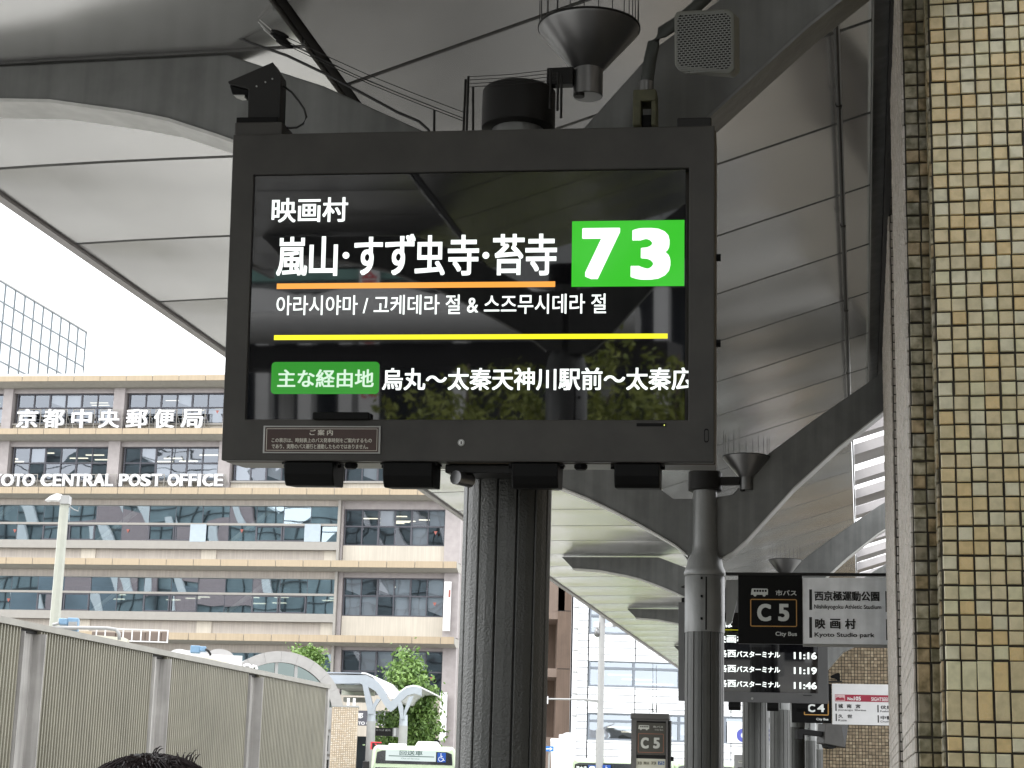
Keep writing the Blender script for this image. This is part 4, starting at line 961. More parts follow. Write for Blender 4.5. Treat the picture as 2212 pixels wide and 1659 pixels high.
for lo, hi in WN:
    MB().box(WB, aw+.02, a1-.02, lo, hi, -.895, -.87).build('room', dark_in, wb)  # flat dark panel in place of the dim interior
    n = 8; span = a1-aw-.1; dx = span/n
    zm = lo + (hi-lo)*.71
    f = ringmesh(WB, (aw+.02, a1, lo, hi), (aw+.1, a1-.08, lo+.07, hi-.06), -.3, -.05)
    f.box(WB, aw+.1, a1-.08, zm-.05, zm+.05, -.28, -.06)
    for k in range(1, n): f.box(WB, aw+k*dx-.05, aw+k*dx+.05, lo+.07, hi-.06, -.28, -.055)
    wn = f.build('window', wfr, wb)
    for k in range(n):
        for (p0, p1) in ((lo+.07, zm-.05), (zm+.05, hi-.06)):
            MB().quad(WB.P(aw+k*dx+.05, p0, -.2), WB.P(aw+(k+1)*dx-.05, p0, -.2), WB.P(aw+(k+1)*dx-.05, p1, -.2), WB.P(aw+k*dx+.05, p1, -.2)).build('pane', wgl, wn)
        if k % 3 == 2 or (k > 1 and lo == WN[1][0]): MB().quad(WB.P(aw+k*dx+.06, lo+.3, -.35), WB.P(aw+(k+1)*dx-.06, lo+.3, -.35), WB.P(aw+(k+1)*dx-.06, hi, -.35), WB.P(aw+k*dx+.06, hi, -.35)).build('blind', pbr('wb_blind', (.62, .63, .65), .7), wn)
    for k in range(3): MB().box(WB, aw+.9+k*.6, aw+1.9+k*.9, zm-.25-k*.18, zm-.21-k*.18, -.8, -.7).build('ceiling_lamp', lamp, wb)
# blue letters on the white building
blu = pbr('blue_letter', (.06, .07, .33), .5)
q6 = lambda x0, y0, x1, y1, c: WB.rect(*C6(x0, y0), *C6(x1, y1), c)
box('sign_panel', pbr('sign_panel', (.66, .68, .72), .5, var=.03), wb, WB, *q6(530, 1290, 1290, 1480, .02), .01, .03)
text('O', blu, wb, WB, *q6(606, 1345, 720, 1455, .05), c=.035, bold=.07); text('E', blu, wb, WB, *q6(826, 1352, 896, 1444, .05), c=.035, bold=.06)
# low stepped annex and arrow sign
an = thing('low_annex', 'low stepped white block at the foot of the brown building', 'building', WB.P(x6(900, 1600)[0], 0, 2))
MB().prism(WB, [(x6(838, 1600)[0], 0), (x6(985, 1600)[0], 0), (x6(985, 1360)[0], x6(985, 1362)[1]), (x6(932, 1362)[0], x6(932, 1362)[1]), (x6(932, 1)[0], x6(932, 1378)[1]), (x6(910, 1)[0], x6(910, 1378)[1]), (x6(910, 1)[0], x6(910, 1412)[1]), (x6(838, 1)[0], x6(838, 1412)[1])], 1, 2).build('block', wbm, an)
MB().box(WB, x6(838, 1600)[0]-.0, x6(985, 1600)[0], x6(900, 1440)[1], x6(900, 1436)[1], 2.0, 2.02).build('groove', wbj, an)
OW = wall(*c5_(800, 1490), 60, 0)
ow_ = thing('arrow_sign', 'blue one-way sign with a white arrow pointing right beside the big column', 'sign', OW.P(OW.at(*c5_(803, 1500))[0], 0))
q = OW.rect(*c5_(762, 1468), *c5_(840, 1516)); bl = pbr('sign_blue', (.02, .16, .50), .4, var=.04)
box('plate', bl, ow_, OW, *q, 0, .02); A0 = lambda x, y: OW.at(*c5_(x, y))
MB().prism(OW, [A0(*p) for p in ((768, 1488), (810, 1488), (806, 1475), (832, 1492), (806, 1510), (810, 1497), (768, 1497))], .02, .025).build('arrow', M['white_paint'], ow_)
MB().tube([OW.P(A0(803, 1500)[0], 0, -.03), OW.P(A0(803, 1470)[0], q[3], -.03)], .03, 8).build('post', M['grey_paint'], ow_)
# ================================================================ LOUVRED FENCE ON THE LEFT
def LF(u): return Frame(C0 + U*u, A, Z, R_)        # a = along the shelter, faces the shelter
ff = LF(8.6)
fence_s = [ff.at(x, y)[0] for x, y in ((41, 1354), (325, 1410), (532, 1454), (703, 1482))]
zf_ = ff.at(41, 1352)[1]; bay = (fence_s[2]-fence_s[0])/2
fen = thing('louvre_fence', 'tall grey-beige ribbed metal screen fence with wide pale posts at lower left', 'fence', ff.P(fence_s[0], 0))
lou = pbr('louvre', (.245, .232, .18), .45, .2, var=.14, scale=.9, streak=.12); postm = pbr('fence_post', (.40, .385, .365), .55, var=.16, scale=2.2, bump=.1, streak=.3)
fcap = pbr('fence_cap', (.26, .25, .22), .5, .1)
ppos = [fence_s[0]+bay*k for k in range(-2, 3)] + [fence_s[3]-.1]
pw = (ff.at(75, 1360)[0] - ff.at(41, 1354)[0])*1.0
box('cap_rail', fcap, fen, ff, ppos[0], fence_s[3]+.02, zf_-.02, zf_+.055, -.06, .10)
box('shadow_strip', M['black_paint'], fen, ff, ppos[0], fence_s[3], zf_-.06, zf_-.022, -.06, .02)  # black strip painting the shade line under the cap rail
for k, a in enumerate(ppos):
    last = k == len(ppos)-1
    if last: box('fence_post', postm, fen, ff, a, a+.11, 0, zf_-.022, -.05, .09, .004); continue
    # channel post: pale web set back between two flanges
    box('fence_post', postm, fen, ff, a-.03, a+pw, 0, zf_-.062, -.05, -.01)
    box('post_flange', postm, fen, ff, a-.04, a-.02, 0, zf_-.062, -.009, .10)
    box('post_flange', postm, fen, ff, a+pw-.0, a+pw+.02, 0, zf_-.062, -.05, .15)
    b = ppos[k+1]-.045; a1 = a+pw+.025; n = int((b-a1)/.078); m = MB(); st = (b-a1)/n
    for i in range(n):
        s0 = a1+i*st
        m.prism(Frame(ff.P(0, 0, 0), ff.r, ff.n, Z), [(s0, .0), (s0+st*.16, .07), (s0+st*.5, .07), (s0+st*.72, .0), (s0+st, 0), (s0+st, -.02), (s0, -.02)], 0.05, zf_-.024)
    tag(m.build('louvre_panel', lou, fen), kind='stuff')

# ================================================================ ARCHED ENTRANCE
AR = wall(*c4_(430, 640), 58, 12)
def A4(x, y, c=0): return AR.at(*c4_(x, y), c)
ar = thing('arched_entrance', 'barrel-vaulted underground entrance with pale metal arch behind the fence', 'building', AR.P(A4(430, 1200)[0], 0))
cx, cz = A4(430, 1223); Ro = A4(430, 640)[1]-cz; Ri = A4(430, 737)[1]-cz; am = pbr('arch_metal', (.33, .32, .31), .45, .3, var=.08)
vm = pbr('vault_white', (.50, .51, .52), .4, .1, var=.06)
def arcpts(r, n=40, t0=-18, t1=198): return [(cx+r*cos(radians(t0+(t1-t0)*k/n)), cz+r*sin(radians(t0+(t1-t0)*k/n))) for k in range(n+1)]
n = 14; th = [-18+(216)*k/n for k in range(n+1)]
for k in range(n):
    t = [radians(th[k]+.07+(th[k+1]-th[k]-.14)*i/4) for i in range(5)]
    MB().prism(AR, [(cx+Ro*cos(q), cz+Ro*sin(q)) for q in t] + [(cx+Ri*cos(q), cz+Ri*sin(q)) for q in t[::-1]], -.25, 0).build('arch_panel', am, ar)
m = MB(); p = arcpts(Ro-.06); q = arcpts(Ro-.12); m.prism(AR, p+q[::-1], -9, -.26); m.build('vault', vm, ar)
for dd in (-2.2, -4.4, -6.6): m = MB(); p = arcpts(Ro+.05); q = arcpts(Ro-.05); m.prism(AR, p+q[::-1], dd-.35, dd); m.build('vault_rib', M['white_paint'], ar)
m = MB(); p = arcpts(Ri-.0); m.prism(AR, p, -.16, -.14); m.build('arch_glass', glassy('arch_glass', (.20, .24, .23), .6, .05, .2, .8, tr=(.10, .13, .12)), ar)
for x in (418, 590): box('arch_mullion', M['grey_paint'], ar, AR, A4(x, 800)[0]-.05, A4(x, 800)[0]+.05, cz, cz+sqrt(max(.1, Ri**2-(A4(x, 800)[0]-cx)**2)), -.13, -.05)
m = MB().tube([AR.P(*A4(x, y, .1), .1) for x, y in ((130, 775), (150, 763), (180, 765), (195, 785))], .05, 8).tube([AR.P(*A4(x, y, .1), .1) for x, y in ((205, 790), (215, 772), (240, 778), (245, 800))], .05, 8)
m.build('hand_ring', M['white_paint'], ar)
# glazing strip and tiled pier right of it
gw = AR.sub(0, 0, .3)
for y0, y1 in ((1150, 1325), (1350, 1540), (1560, 1760)):
    a = gw.rect(*c4_(828, y0), *c4_(888, y1)); f = ringmesh(gw, a, (a[0]+.09, a[1]-.09, a[2]+.09, a[3]-.09), -.05, .05).build('side_window', M['grey_paint'], ar)
    MB().box(gw, a[0]+.09, a[1]-.09, a[2]+.09, a[3]-.09, -.02, .0).build('pane', pbr('dark_glass', (.05, .055, .06), .1, spec=.8), f)
box('side_wall', am, ar, gw, gw.at(*c4_(800, 1400))[0], gw.at(*c4_(893, 1400))[0], 0, gw.at(*c4_(850, 1130))[1], -.5, -.06)
pw_ = wall(*c4_(1000, 1400), 56, 4)
a = pw_.rect(*c4_(903, 1125), *c4_(1104, 1700)); tp = thing('tiled_pier', 'cream mosaic-tiled pier standing right of the arched entrance', 'pier', pw_.P(a[0], 0))
MB().box(pw_, a[0], a[1], 0, a[3], -1.2, -.01).build('pier_core', pbr('pale_grout', (.40, .33, .26), .8), tp)
for k in range(2):
    pass
ntx = 12; pp = (a[1]-a[0])/ntx
tiles(tp, pw_, a[0], a[1]+.001, a[3]-pp*.8*44, a[3], pp, pp*.8, M['tile_cream'], gap=.02, th=.012)
box('pier_cap', M['grey_paint'], tp, pw_, a[0]-.02, a[1]+.02, a[3]+.001, a[3]+.05, -1.2, .02)
for x in (1040, 1092): box('cap_light', M['white_paint'], tp, pw_, pw_.at(*c4_(x, 1120))[0]-.04, pw_.at(*c4_(x, 1120))[0]+.04, a[3]+.05, a[3]+.28, -.2, -.1)

# roofs and machines seen over the fence
RF = wall(*c3_(1800, 650), 46, 14); x3 = lambda x, y, c=0: RF.at(*c3_(x, y), c)
vr = thing('white_vault_roof', 'low white rounded roof glimpsed over the fence left of the arch', 'roof', RF.P(x3(1700, 700)[0], 0))
def arcroof(x0, x1, yt, yb, d0, d1, nm, mat):
    a0, zb_ = x3(x0, yb); a1, _ = x3(x1, yb); zt_ = x3((x0+x1)/2, yt)[1]; c_ = (a0+a1)/2; w_ = (a1-a0)/2; h_ = zt_-zb_
    pts = [(c_-w_*cos(pi*k/16), zb_+h_*sin(pi*k/16)) for k in range(17)]
    return MB().prism(RF, pts + [(a1, zb_-1.5), (a0, zb_-1.5)], d0, d1).build(nm, mat, vr)
arcroof(1310, 2080, 612, 770, -3, -1, 'vault', vm); arcroof(1460, 1700, 610, 690, -1, -.6, 'roof_rib', M['white_paint']); arcroof(1790, 2060, 612, 700, -1, -.4, 'roof_rib', am)
a = RF.rect(*c3_(1330, 655), *c3_(2100, 690)); box('deck', M['white_paint'], vr, RF, a[0], a[1], a[2]-1, a[3], -.38, .3)
for x, nm, d_, lb, side in ((600, 0, 36, 'blue motor box with bent pipe over the fence at far left', -1), (1715, 1, 45, 'blue motor box over the fence nearer the arch', 1)):
    fr_ = wall(*c3_(x, 430 if nm == 0 else 630), d_, 8); t3 = lambda xx, yy: fr_.at(*c3_(xx, yy))
    mo_ = pbr('motor_blue', (.15, .26, .38), .45, var=.15, scale=5)
    mt = thing('motor_box', lb, 'motor', fr_.P(t3(x, 460 if nm == 0 else 680)[0], t3(x, 475 if nm == 0 else 690)[1]), 'blue motor boxes on the roofs behind the fence')
    if nm == 0:
        R('motor_body', *c3_(588, 348), *c3_(676, 470), fr_, mo_, mt, -.3, 0, bevel=.02); R('gear_head', *c3_(512, 352), *c3_(584, 412), fr_, mo_, mt, -.25, .03, bevel=.02)
        for k in range(6): 
            a = fr_.rect(*c3_(598+k*13, 385), *c3_(603+k*13, 460)); box('cooling_fin', M['grey_paint'], mt, fr_, *a, .0, .02)
        pp_ = [(545, 462), (500, 442), (458, 432), (462, 412), (515, 400)]; m = MB().tube([fr_.P(*t3(*q), .05) for q in pp_], .03, 8)
        m.tube([fr_.P(*t3(*q), .08) for q in ((500, 440), (700, 440), (940, 444), (1010, 455), (1038, 490), (1042, 545))], .035, 8)
        m.build('pipe', M['grey_paint'], mt, smooth=True)
        m = MB().prism(fr_, [t3(*q) for q in ((690, 492), (860, 500), (1080, 520), (1112, 535), (1100, 560), (1060, 575), (690, 530))], -.6, -.1); m.build('base_plate', pbr('cream_plate', (.62, .60, .50), .5), mt)
    else:
        R('motor_body', *c3_(1660, 590), *c3_(1742, 658), fr_, mo_, mt, -.3, 0, bevel=.02); R('gear_head', *c3_(1742, 598), *c3_(1795, 645), fr_, mo_, mt, -.25, .03, bevel=.02)
        MB().tube([fr_.P(*t3(*q), .05) for q in ((1790, 625), (1815, 640), (1832, 665), (1832, 682))], .03, 8).build('pipe', M['black_paint'], mt, smooth=True)
        MB().prism(fr_, [t3(*q) for q in ((1560, 665), (1820, 700), (1990, 730), (1975, 760), (1560, 700))], -.6, -.1).build('base_plate', pbr('cream_plate', (.62, .60, .50), .5), mt)
LR = wall(*c3_(1200, 500), 40, 4); t3 = lambda xx, yy: LR.at(*c3_(xx, yy))
lr = thing('white_railing', 'white ladder-like railing lying along the roof behind the fence', 'railing', LR.P(t3(830, 560)[0], t3(830, 560)[1]))
m = MB(); q = LR.rect(*c3_(800, 440), *c3_(1462, 564))
for z_ in (q[2], q[3]): m.box(LR, q[0], q[1], z_-.012, z_+.012, -.02, .02)
m.build('rail', M['white_paint'], lr)
for x in (838, 915, 1072, 1150, 1228, 1305, 1383, 1460): box('rung', M['white_paint'], lr, LR, t3(x, 500)[0]-.012, t3(x, 500)[0]+.012, q[2]+.013, q[3]-.013, -.018, .018)
pk_ = pbr('duct_brown', (.15, .115, .095), .7)
bx_ = thing('brown_duct', 'brown rooftop duct behind the white railing', 'duct', LR.P(t3(1200, 560)[0], t3(830, 560)[1], -1))
for k, (x0, x1) in enumerate(((800, 1000), (1010, 1140), (1155, 1260), (1268, 1400), (1408, 1450))): R('duct_section', *c3_(x0, 468), *c3_(x1, 556), LR.sub(0, 0, -1), pk_, bx_, -.4, 0, bevel=.02)

# ================================================================ LAMP POLES
LP = wall(120, 1200, 44, 0); t1 = lambda x, y: LP.at(*c1_(x, y))
lp = thing('street_lamp', 'pale street lamp pole in front of the post office at far left', 'lamp', LP.P(LP.at(118, 1350)[0]-.0, 0))
xt, zt_ = t1(562, 1290); 
MB().tube([LP.P(xt, 0), LP.P(xt, zt_)], [.155, .115], 8).build('pole', pbr('lamp_paint', (.34, .35, .30), .45, var=.06), lp)
R('pole_head', *c1_(528, 1217), *c1_(598, 1292), LP, M['grey_paint'], lp, -.12, .15, bevel=.01)
MB().prism(LP, [t1(*p) for p in ((398, 1270), (455, 1228), (505, 1208), (545, 1215), (545, 1252), (528, 1272), (440, 1262))], -.15, .15).build('lamp_shade', M['white_paint'], lp, bevel=.01)
MB().tube([LP.P(*t1(*p)) for p in ((590, 1300), (640, 1340), (680, 1355), (690, 1320))], .015, 5).build('wire', M['grey_paint'], lp)
CP = wall(*c5_(1255, 900), 60, 0); t5 = lambda x, y: CP.at(*c5_(x, y))
cp = thing('camera_pole', 'pale grey pole with a small camera and side arm in front of the white building', 'pole', CP.P(t5(1245, 1540)[0], 0))
xa = t5(1253, 900)[0]; MB().tube([CP.P(xa, t5(1250, 1320)[1]), CP.P(xa, t5(1260, 330)[1])], .105, 12).build('pole', M['grey_paint'], cp, smooth=True, auto=50)
MB().tube([CP.P(xa, 0), CP.P(xa, t5(1250, 1322)[1])], .135, 12).build('pole_base', M['grey_paint'], cp, smooth=True, auto=50)
R('arm', *c5_(1218, 398), *c5_(1385, 428), CP, M['white_paint'], cp, -.05, .05); R('arm_post', *c5_(1360, 310), *c5_(1385, 428), CP, M['steel'], cp, -.1, .1)
R('lamp_box', *c5_(1252, 278), *c5_(1392, 340), CP, M['grey_paint'], cp, -.2, .2, bevel=.02)
R('clamp', *c5_(1193, 385), *c5_(1235, 432), CP, M['white_paint'], cp, -.1, .1, bevel=.01)
a, b = t5(1222, 475); MB().lathe(CP.P(a, b-.12), [(.02, -.05), (.1, 0), (.11, .1), (.09, .2), (.04, .25)], 14).build('dome_camera', M['steel'], cp, smooth=True)
MB().box(CP, a-.05, a+.05, b-.02, t5(1222, 430)[1], -.05, .05).build('camera_stem', M['white_paint'], cp)
MB().tube([CP.P(*t5(748, 1057)), CP.P(*t5(1120, 1062)), CP.P(*t5(1232, 1072))], .028, 8).build('long_arm', M['grey_paint'], cp)
MB().tube([CP.P(*t5(1110, 1070)), CP.P(*t5(1232, 1084))], .022, 8).build('arm_stay', M['grey_paint'], cp)
a, b = t5(775, 1062); MB().box(CP, a-.07, a+.07, b-.14, b+.1, -.06, .06).build('arm_device', M['white_paint'], cp, bevel=.01)

# ================================================================ SMALL WING CANOPY, ISLAND STOP
WC = wall(*c4_(1400, 1000), 60, -4); A6 = lambda x, y, c=0: WC.at(*c4_(x, y), c)
wcn = thing('wing_canopy', 'small white gull-wing bus canopy on two forked posts beyond the fence', 'canopy', WC.P(A6(1235, 1500)[0], 0))
wm = pbr('wing_metal', (.36, .39, .43), .35, .35, var=.06); wmd = pbr('wing_under', (.30, .30, .27), .6)
lo = [(1150, 850), (1200, 850), (1260, 880), (1310, 920), (1350, 975), (1385, 1050), (1410, 1080), (1445, 1055), (1500, 995), (1560, 958), (1620, 948), (1680, 962)]
hi = [(1678, 1030), (1620, 1010), (1560, 1025), (1500, 1080), (1450, 1140), (1410, 1170), (1370, 1130), (1320, 1050), (1280, 990), (1230, 960), (1190, 945), (1150, 925)]
MB().prism(WC, [A6(*p) for p in lo+hi], -.18, 0).build('wing_edge', wm, wcn)
MB().prism(WC, [A6(*p) for p in [(845, 850), (1150, 850), (1150, 922), (860, 925)]], -.3, -.0).build('side_beam', wm, wcn)
up = [(1150, 822), (1190, 825), (1250, 850), (1300, 905), (1350, 965), (1400, 1045), (1440, 1040), (1480, 990), (1540, 945), (1600, 932), (1660, 942)]
dn = [(x, y+14) for x, y in up[::-1]]
MB().prism(WC, [A6(*p) for p in up+dn], -7, -.2).build('wing_sheet', M['white_paint'], wcn)
R('back_sheet', *c4_(840, 822), *c4_(1160, 838), WC, wm, wcn, -7, -.31)
R('under_panel', *c4_(935, 930), *c4_(1175, 965), WC, wmd, wcn, -4, -.3); R('light_panel', *c4_(985, 972), *c4_(1270, 1030), WC, pbr('milky', (.62, .64, .55), .5), wcn, -3, -2.8)
R('under_beam', *c4_(1000, 1040), *c4_(1210, 1085), WC, wmd, wcn, -3.2, -2.6)
for (xs, fk) in ((1235, [((1165, 925), (1210, 930), (1255, 1100), (1250, 1190), (1215, 1190)), ((1250, 1190), (1255, 1110), (1290, 1055), (1325, 1060), (1285, 1120), (1262, 1195))]),
                 (1516, [((1470, 1090), (1500, 1075), (1520, 1130), (1525, 1235), (1500, 1235)), ((1522, 1235), (1530, 1160), (1570, 1040), (1612, 1030), (1590, 1090), (1545, 1180), (1535, 1240))])):
    for f_ in fk: MB().prism(WC, [A6(*p) for p in f_], -.12, .02).build('fork', wm, wcn)
    xa = A6(xs, 1300)[0]; zt_ = A6(xs, 1250 if xs < 1300 else 1290)[1]
    MB().lathe(WC.P(xa, 0, -.15), [(.14, zt_), (.13, zt_+.35)], 16).build('post_head', wm, wcn, smooth=True, auto=50)
    MB().lathe(WC.P(xa, 0, -.15), [(.145, 0), (.145, zt_)], 16).build('post', M['grey_paint'], wcn, smooth=True, auto=50)
# dark direction board under it
DB = wall(*c4_(1370, 1350), 62, -4)
db = thing('platform_board', 'small dark platform board hanging under the wing canopy', 'sign', DB.P(*DB.at(*c4_(1265, 1385))))
R('board', *c4_(1265, 1308), *c4_(1428, 1382), DB, M['black_paint'], db, -.1, 0); R('board_frame', *c4_(1429, 1308), *c4_(1482, 1388), DB, M['grey_paint'], db, -.1, 0); R('number_plate', *c4_(1440, 1312), *c4_(1456, 1380), DB, M['white_paint'], db, 0, .01)
T('のりば 案内', *c4_(1285, 1318), *c4_(1408, 1340), DB, M['grey_paint'], db, .01, .004)
RS = wall(*c4_(1290, 1460), 52, 0)
rs = thing('red_sign', 'small red-framed warning sign beside the canopy post', 'sign', RS.P(RS.at(*c4_(1285, 1500))[0], 0))
q = RS.rect(*c4_(1238, 1430), *c4_(1330, 1500)); box('plate', pbr('sign_red', (.55, .04, .05), .4), rs, RS, *q, 0, .03); box('plate_face', M['white_paint'], rs, RS, q[0]+.16, q[1]-.1, q[2]+.12, q[3]-.1, .03, .035)
box('crossed_figure', M['black_paint'], rs, RS, q[0]+.32, q[1]-.26, q[2]+.18, q[3]-.2, .035, .04); MB().prism(RS, [(q[0]+.2, q[3]-.14), (q[0]+.26, q[3]-.14), (q[1]-.15, q[2]+.16), (q[1]-.2, q[2]+.16)], .04, .042).build('strike', pbr('sign_red2', (.6, .05, .06), .4), rs)
MB().tube([RS.P((q[0]+q[1])/2, 0, -.04), RS.P((q[0]+q[1])/2, q[3], -.04)], .03, 8).build('post', M['grey_paint'], rs)

# ================================================================ BUSES
def bus(fr, a0, a1, zt, L, label, letters, led, wheel):
    """fr faces the photographer; nose at c=0"""
    gm = pbr('bus_green', (.40, .48, .33), .3, spec=.6, var=.04); gd = pbr('bus_green_dark', (.10, .28, .12), .3, spec=.6)
    t = thing('city_bus', label, 'bus', fr.P((a0+a1)/2, 0)); h = zt; w_ = a1-a0; r = .16; zb_ = .32
    def sec(e, e2=0): 
        return [(a0+e, zb_), (a1-e, zb_), (a1-e*.6, zb_+.3), (a1-e*.8, h*.72), (a1-.03-e, h-r), (a1-.07-e, h-r*.35), (a1-r-e, h-e2), (a0+r+e, h-e2), (a0+.07+e, h-r*.35), (a0+.03+e, h-r), (a0+e*.8, h*.72), (a0+e*.6, zb_+.3)]
    m = MB(); secs = [(0, sec(.09, .12)), (-.12, sec(.03, .04)), (-.4, sec(0)), (-L+.3, sec(0)), (-L, sec(.04, .05))]; n = 12; vs = []; fs = []
    for c, s_ in secs: vs += [fr.P(a, b, c) for a, b in s_]
    for i in range(len(secs)-1):
        for k in range(n): fs.append((i*n+k, i*n+(k+1) % n, (i+1)*n+(k+1) % n, (i+1)*n+k))
    fs += [tuple(range(n)), tuple(range(len(vs)-n, len(vs)))[::-1]]
    m.add(vs, fs).build('body', gm, t, bevel=.02)
    dg = pbr('bus_glass', (.02, .022, .025), .06, spec=.8)
    MB().prism(fr, [(a0+.13, h-.50), (a1-.13, h-.50), (a1-.16, h-.20), (a1-.3, h-.15), (a0+.3, h-.15), (a0+.16, h-.20)], -.06, .012).build('sign_window', dg, t, bevel=.01)
    MB().prism(fr, [(a0+.13, 1.15), (a1-.13, 1.15), (a1-.13, h-.60), (a0+.13, h-.60)], -.06, .012).build('windscreen', dg, t, bevel=.01)
    for k in range(7):
        for sd in (0, 1):
            f2 = Frame(fr.P(a1 if sd else a0, 0), fr.n*-1, Z, fr.r*(1 if sd else -1)); q = .9+k*1.25
            if q+1.1 < L: box('side_window', dg, t, f2, q, q+1.1, 1.2, h-.65, -.03, .008)
    for cc in (2.0, L-2.4):
        for aa in (a0+.16, a1-.16):
            p = fr.P(aa, .48, -cc); MB().tube([p - fr.r*.14, p + fr.r*.14], .48, 20).build('wheel', M['black'], t)
    for aa in (a0+.32, a1-.32):
        p = fr.P(aa, .75, .0); MB().tube([p - fr.n*.02, p + fr.n*.03], .09, 12).build('headlight', M['white_paint'], t)
    box('bumper', gd, t, fr, a0+.06, a1-.06, .33, .62, -.1, .06, .03)
    for aa in (a0+w_*.3, a1-w_*.3): box('roof_vent', M['white_paint'], t, fr, aa-.25, aa+.25, h-.02, h+.06, -1.6, -1.0, .02)
    MB().prism(fr, [(a0+w_*.5, h-.01), (a0+w_*.82, h-.01), (a0+w_*.78, h+.16), (a0+w_*.54, h+.16)], -4.2, -1.8).build('roof_unit', M['white_paint'], t, bevel=.03)
    for aa in (a0-.12, a1+.12): box('mirror', M['black_paint'], t, fr, aa-.09, aa+.09, h-.85, h-.45, -.05, .1, .02); 
    return t
B1 = wall(*c4_(1600, 1500), 50, 3); q0_, q1_ = B1.at(*c4_(1238, 1600))[0], B1.at(*c4_(1238, 1600))[0]+2.35
b1t = B1.at(*c4_(1560, 1462))[1]
b1 = bus(B1, q0_, q1_, b1t, 9.5, 'pale green bus showing a white out of service sign above its windscreen', None, 1, 1)
lit = emit('dest_lit', (.80, .92, .90), .80)
R('destination_sign', *c4_(1370, 1500), *c4_(1805, 1605), B1, lit, b1, .013, .02)
dk = pbr('dest_ink', (.02, .05, .04), .5); T('回送車', *c4_(1490, 1505), *c4_(1690, 1552), B1.sub(0, 0, .02), dk, b1, .02, .004)
R('rule', *c4_(1395, 1556), *c4_(1790, 1560), B1.sub(0, 0, .02), dk, b1, 0, .003); T('Out of Service', *c4_(1505, 1568), *c4_(1662, 1586), B1.sub(0, 0, .02), dk, b1, .0, .004)
def wheelchair(fr, x0, y0, x1, y1, cv, par):
    a0, a1, b0, b1 = fr.rect(*cv(x0, y0), *cv(x1, y1)); box('access_sign', emit('access_blue', (.01, .12, .62), .7), par, fr, a0, a1, b0, b1, .013, .02)
    w_, h_ = a1-a0, b1-b0; q = lambda u, v: fr.P(a0+u*w_, b0+v*h_, .024); wm_ = M['white_paint']; r = .035*w_*1.2
    m = MB().tube([q(.42, .78), q(.44, .42), q(.66, .42), q(.78, .18), q(.88, .2)], r, 6); m.tube([q(.43, .62), q(.62, .62)], r*.8, 6)
    m.tube([q(.5+.27*cos(t)-.08, .32+.24*sin(t)) for t in [radians(k) for k in range(110, 380, 20)]], r*.8, 6); m.tube([q(.42, .84), q(.42, .9)], r*1.8, 8); m.build('wheelchair_symbol', wm_, par)
wheelchair(B1, 1820, 1525, 1890, 1610, c4_, b1)
B2 = wall(*c5_(1200, 1600), 60, -14); q0_ = B2.at(*c5_(985, 1620))[0]
b2 = bus(B2, q0_, q0_+2.45, B2.at(*c5_(1100, 1572))[1], 10, 'second pale green bus with a blue 81 sign, only its roof in view', None, 1, 1)
R('destination_sign', *c5_(1025, 1632), *c5_(1345, 1690), B2.sub(0, 0, .012), M['black'], b2, 0, .01)
f_ = B2.sub(0, 0, .024)
R('number_panel', *c5_(1140, 1632), *c5_(1240, 1690), f_, emit('num_blue', (.02, .10, .45), .7), b2, 0, .003); T('81', *c5_(1150, 1642), *c5_(1235, 1688), f_, wt, b2, .05, .005); T('清水寺', *c5_(1035, 1640), *c5_(1130, 1685), f_, wt, b2, .02, .004)
wheelchair(f_, 1268, 1632, 1338, 1700, c5_, b2)
B3 = wall(*c5_(1960, 1640), 66, 8)
b3 = bus(B3, B3.at(*c5_(1890, 1640))[0], B3.at(*c5_(1890, 1640))[0]+2.4, B3.at(*c5_(1960, 1600))[1], 9, 'third pale bus mostly hidden behind the C5 totem and the ribbed column', None, 0, 0)

# ================================================================ C5 TOTEM
TO = wall(*c5_(1700, 1400), 19.5, -8)
to = thing('stop_totem', 'dark free-standing C 5 stop pillar with two thin aerials', 'totem', TO.P(TO.at(*c5_(1690, 1600))[0], .13))
q = TO.rect(*c5_(1518, 1195), *c5_(1832, 1700)); tm_ = pbr('totem_grey', (.10, .095, .09), .45, var=.08)
ringmesh(TO, (q[0], q[1], .13, q[3]), (q[0]+.055, q[1]-.02, .8, TO.at(*c5_(1690, 1250))[1]), -.02, .0).build('face_frame', tm_, to)
MB().box(TO, q[0]+.001, q[1]-.001, .13, q[3]-.001, -.19, -.021).build('case', M['black_paint'], to, bevel=.008)
a = TO.rect(*c5_(1510, 1180), *c5_(1848, 1240)); MB().box(TO, a[0], a[1], a[2], a[3], -.22, .012).build('hood', tm_, to, bevel=.012)
q = TO.rect(*c5_(1560, 1262), *c5_(1814, 1548)); fct = pbr('totem_face', (.065, .062, .05), .4)
box('face', fct, to, TO, *q, -.018, -.010); tf = TO.sub(0, 0, -.01)
x0y = c5_; pw5 = pbr('totem_white', (.50, .50, .45), .5); po5 = pbr('totem_orange', (.38, .14, .08), .5)
busicon(1578, 1285, 1672, 1328, tf, pw5, fct, to); T('市バス', *c5_(1706, 1290), *c5_(1794, 1312), tf, pw5, to, .02, .001); T('City Bus', *c5_(1722, 1320), *c5_(1795, 1336), tf, pw5, to, .01, .001)
ringpx(1576, 1357, 1797, 1528, .004, tf, po5, to, 'code_frame', .0005, c5_, .012); T('C', *c5_(1600, 1392), *c5_(1668, 1490), tf, pw5, to, .05, .001); T('5', *c5_(1708, 1394), *c5_(1765, 1490), tf, pw5, to, .05, .001)
q = TO.rect(*c5_(1558, 1575), *c5_(1812, 1760)); box('timetable', pbr('paper', (.50, .49, .40), .5), to, TO, *q, -.018, -.010)
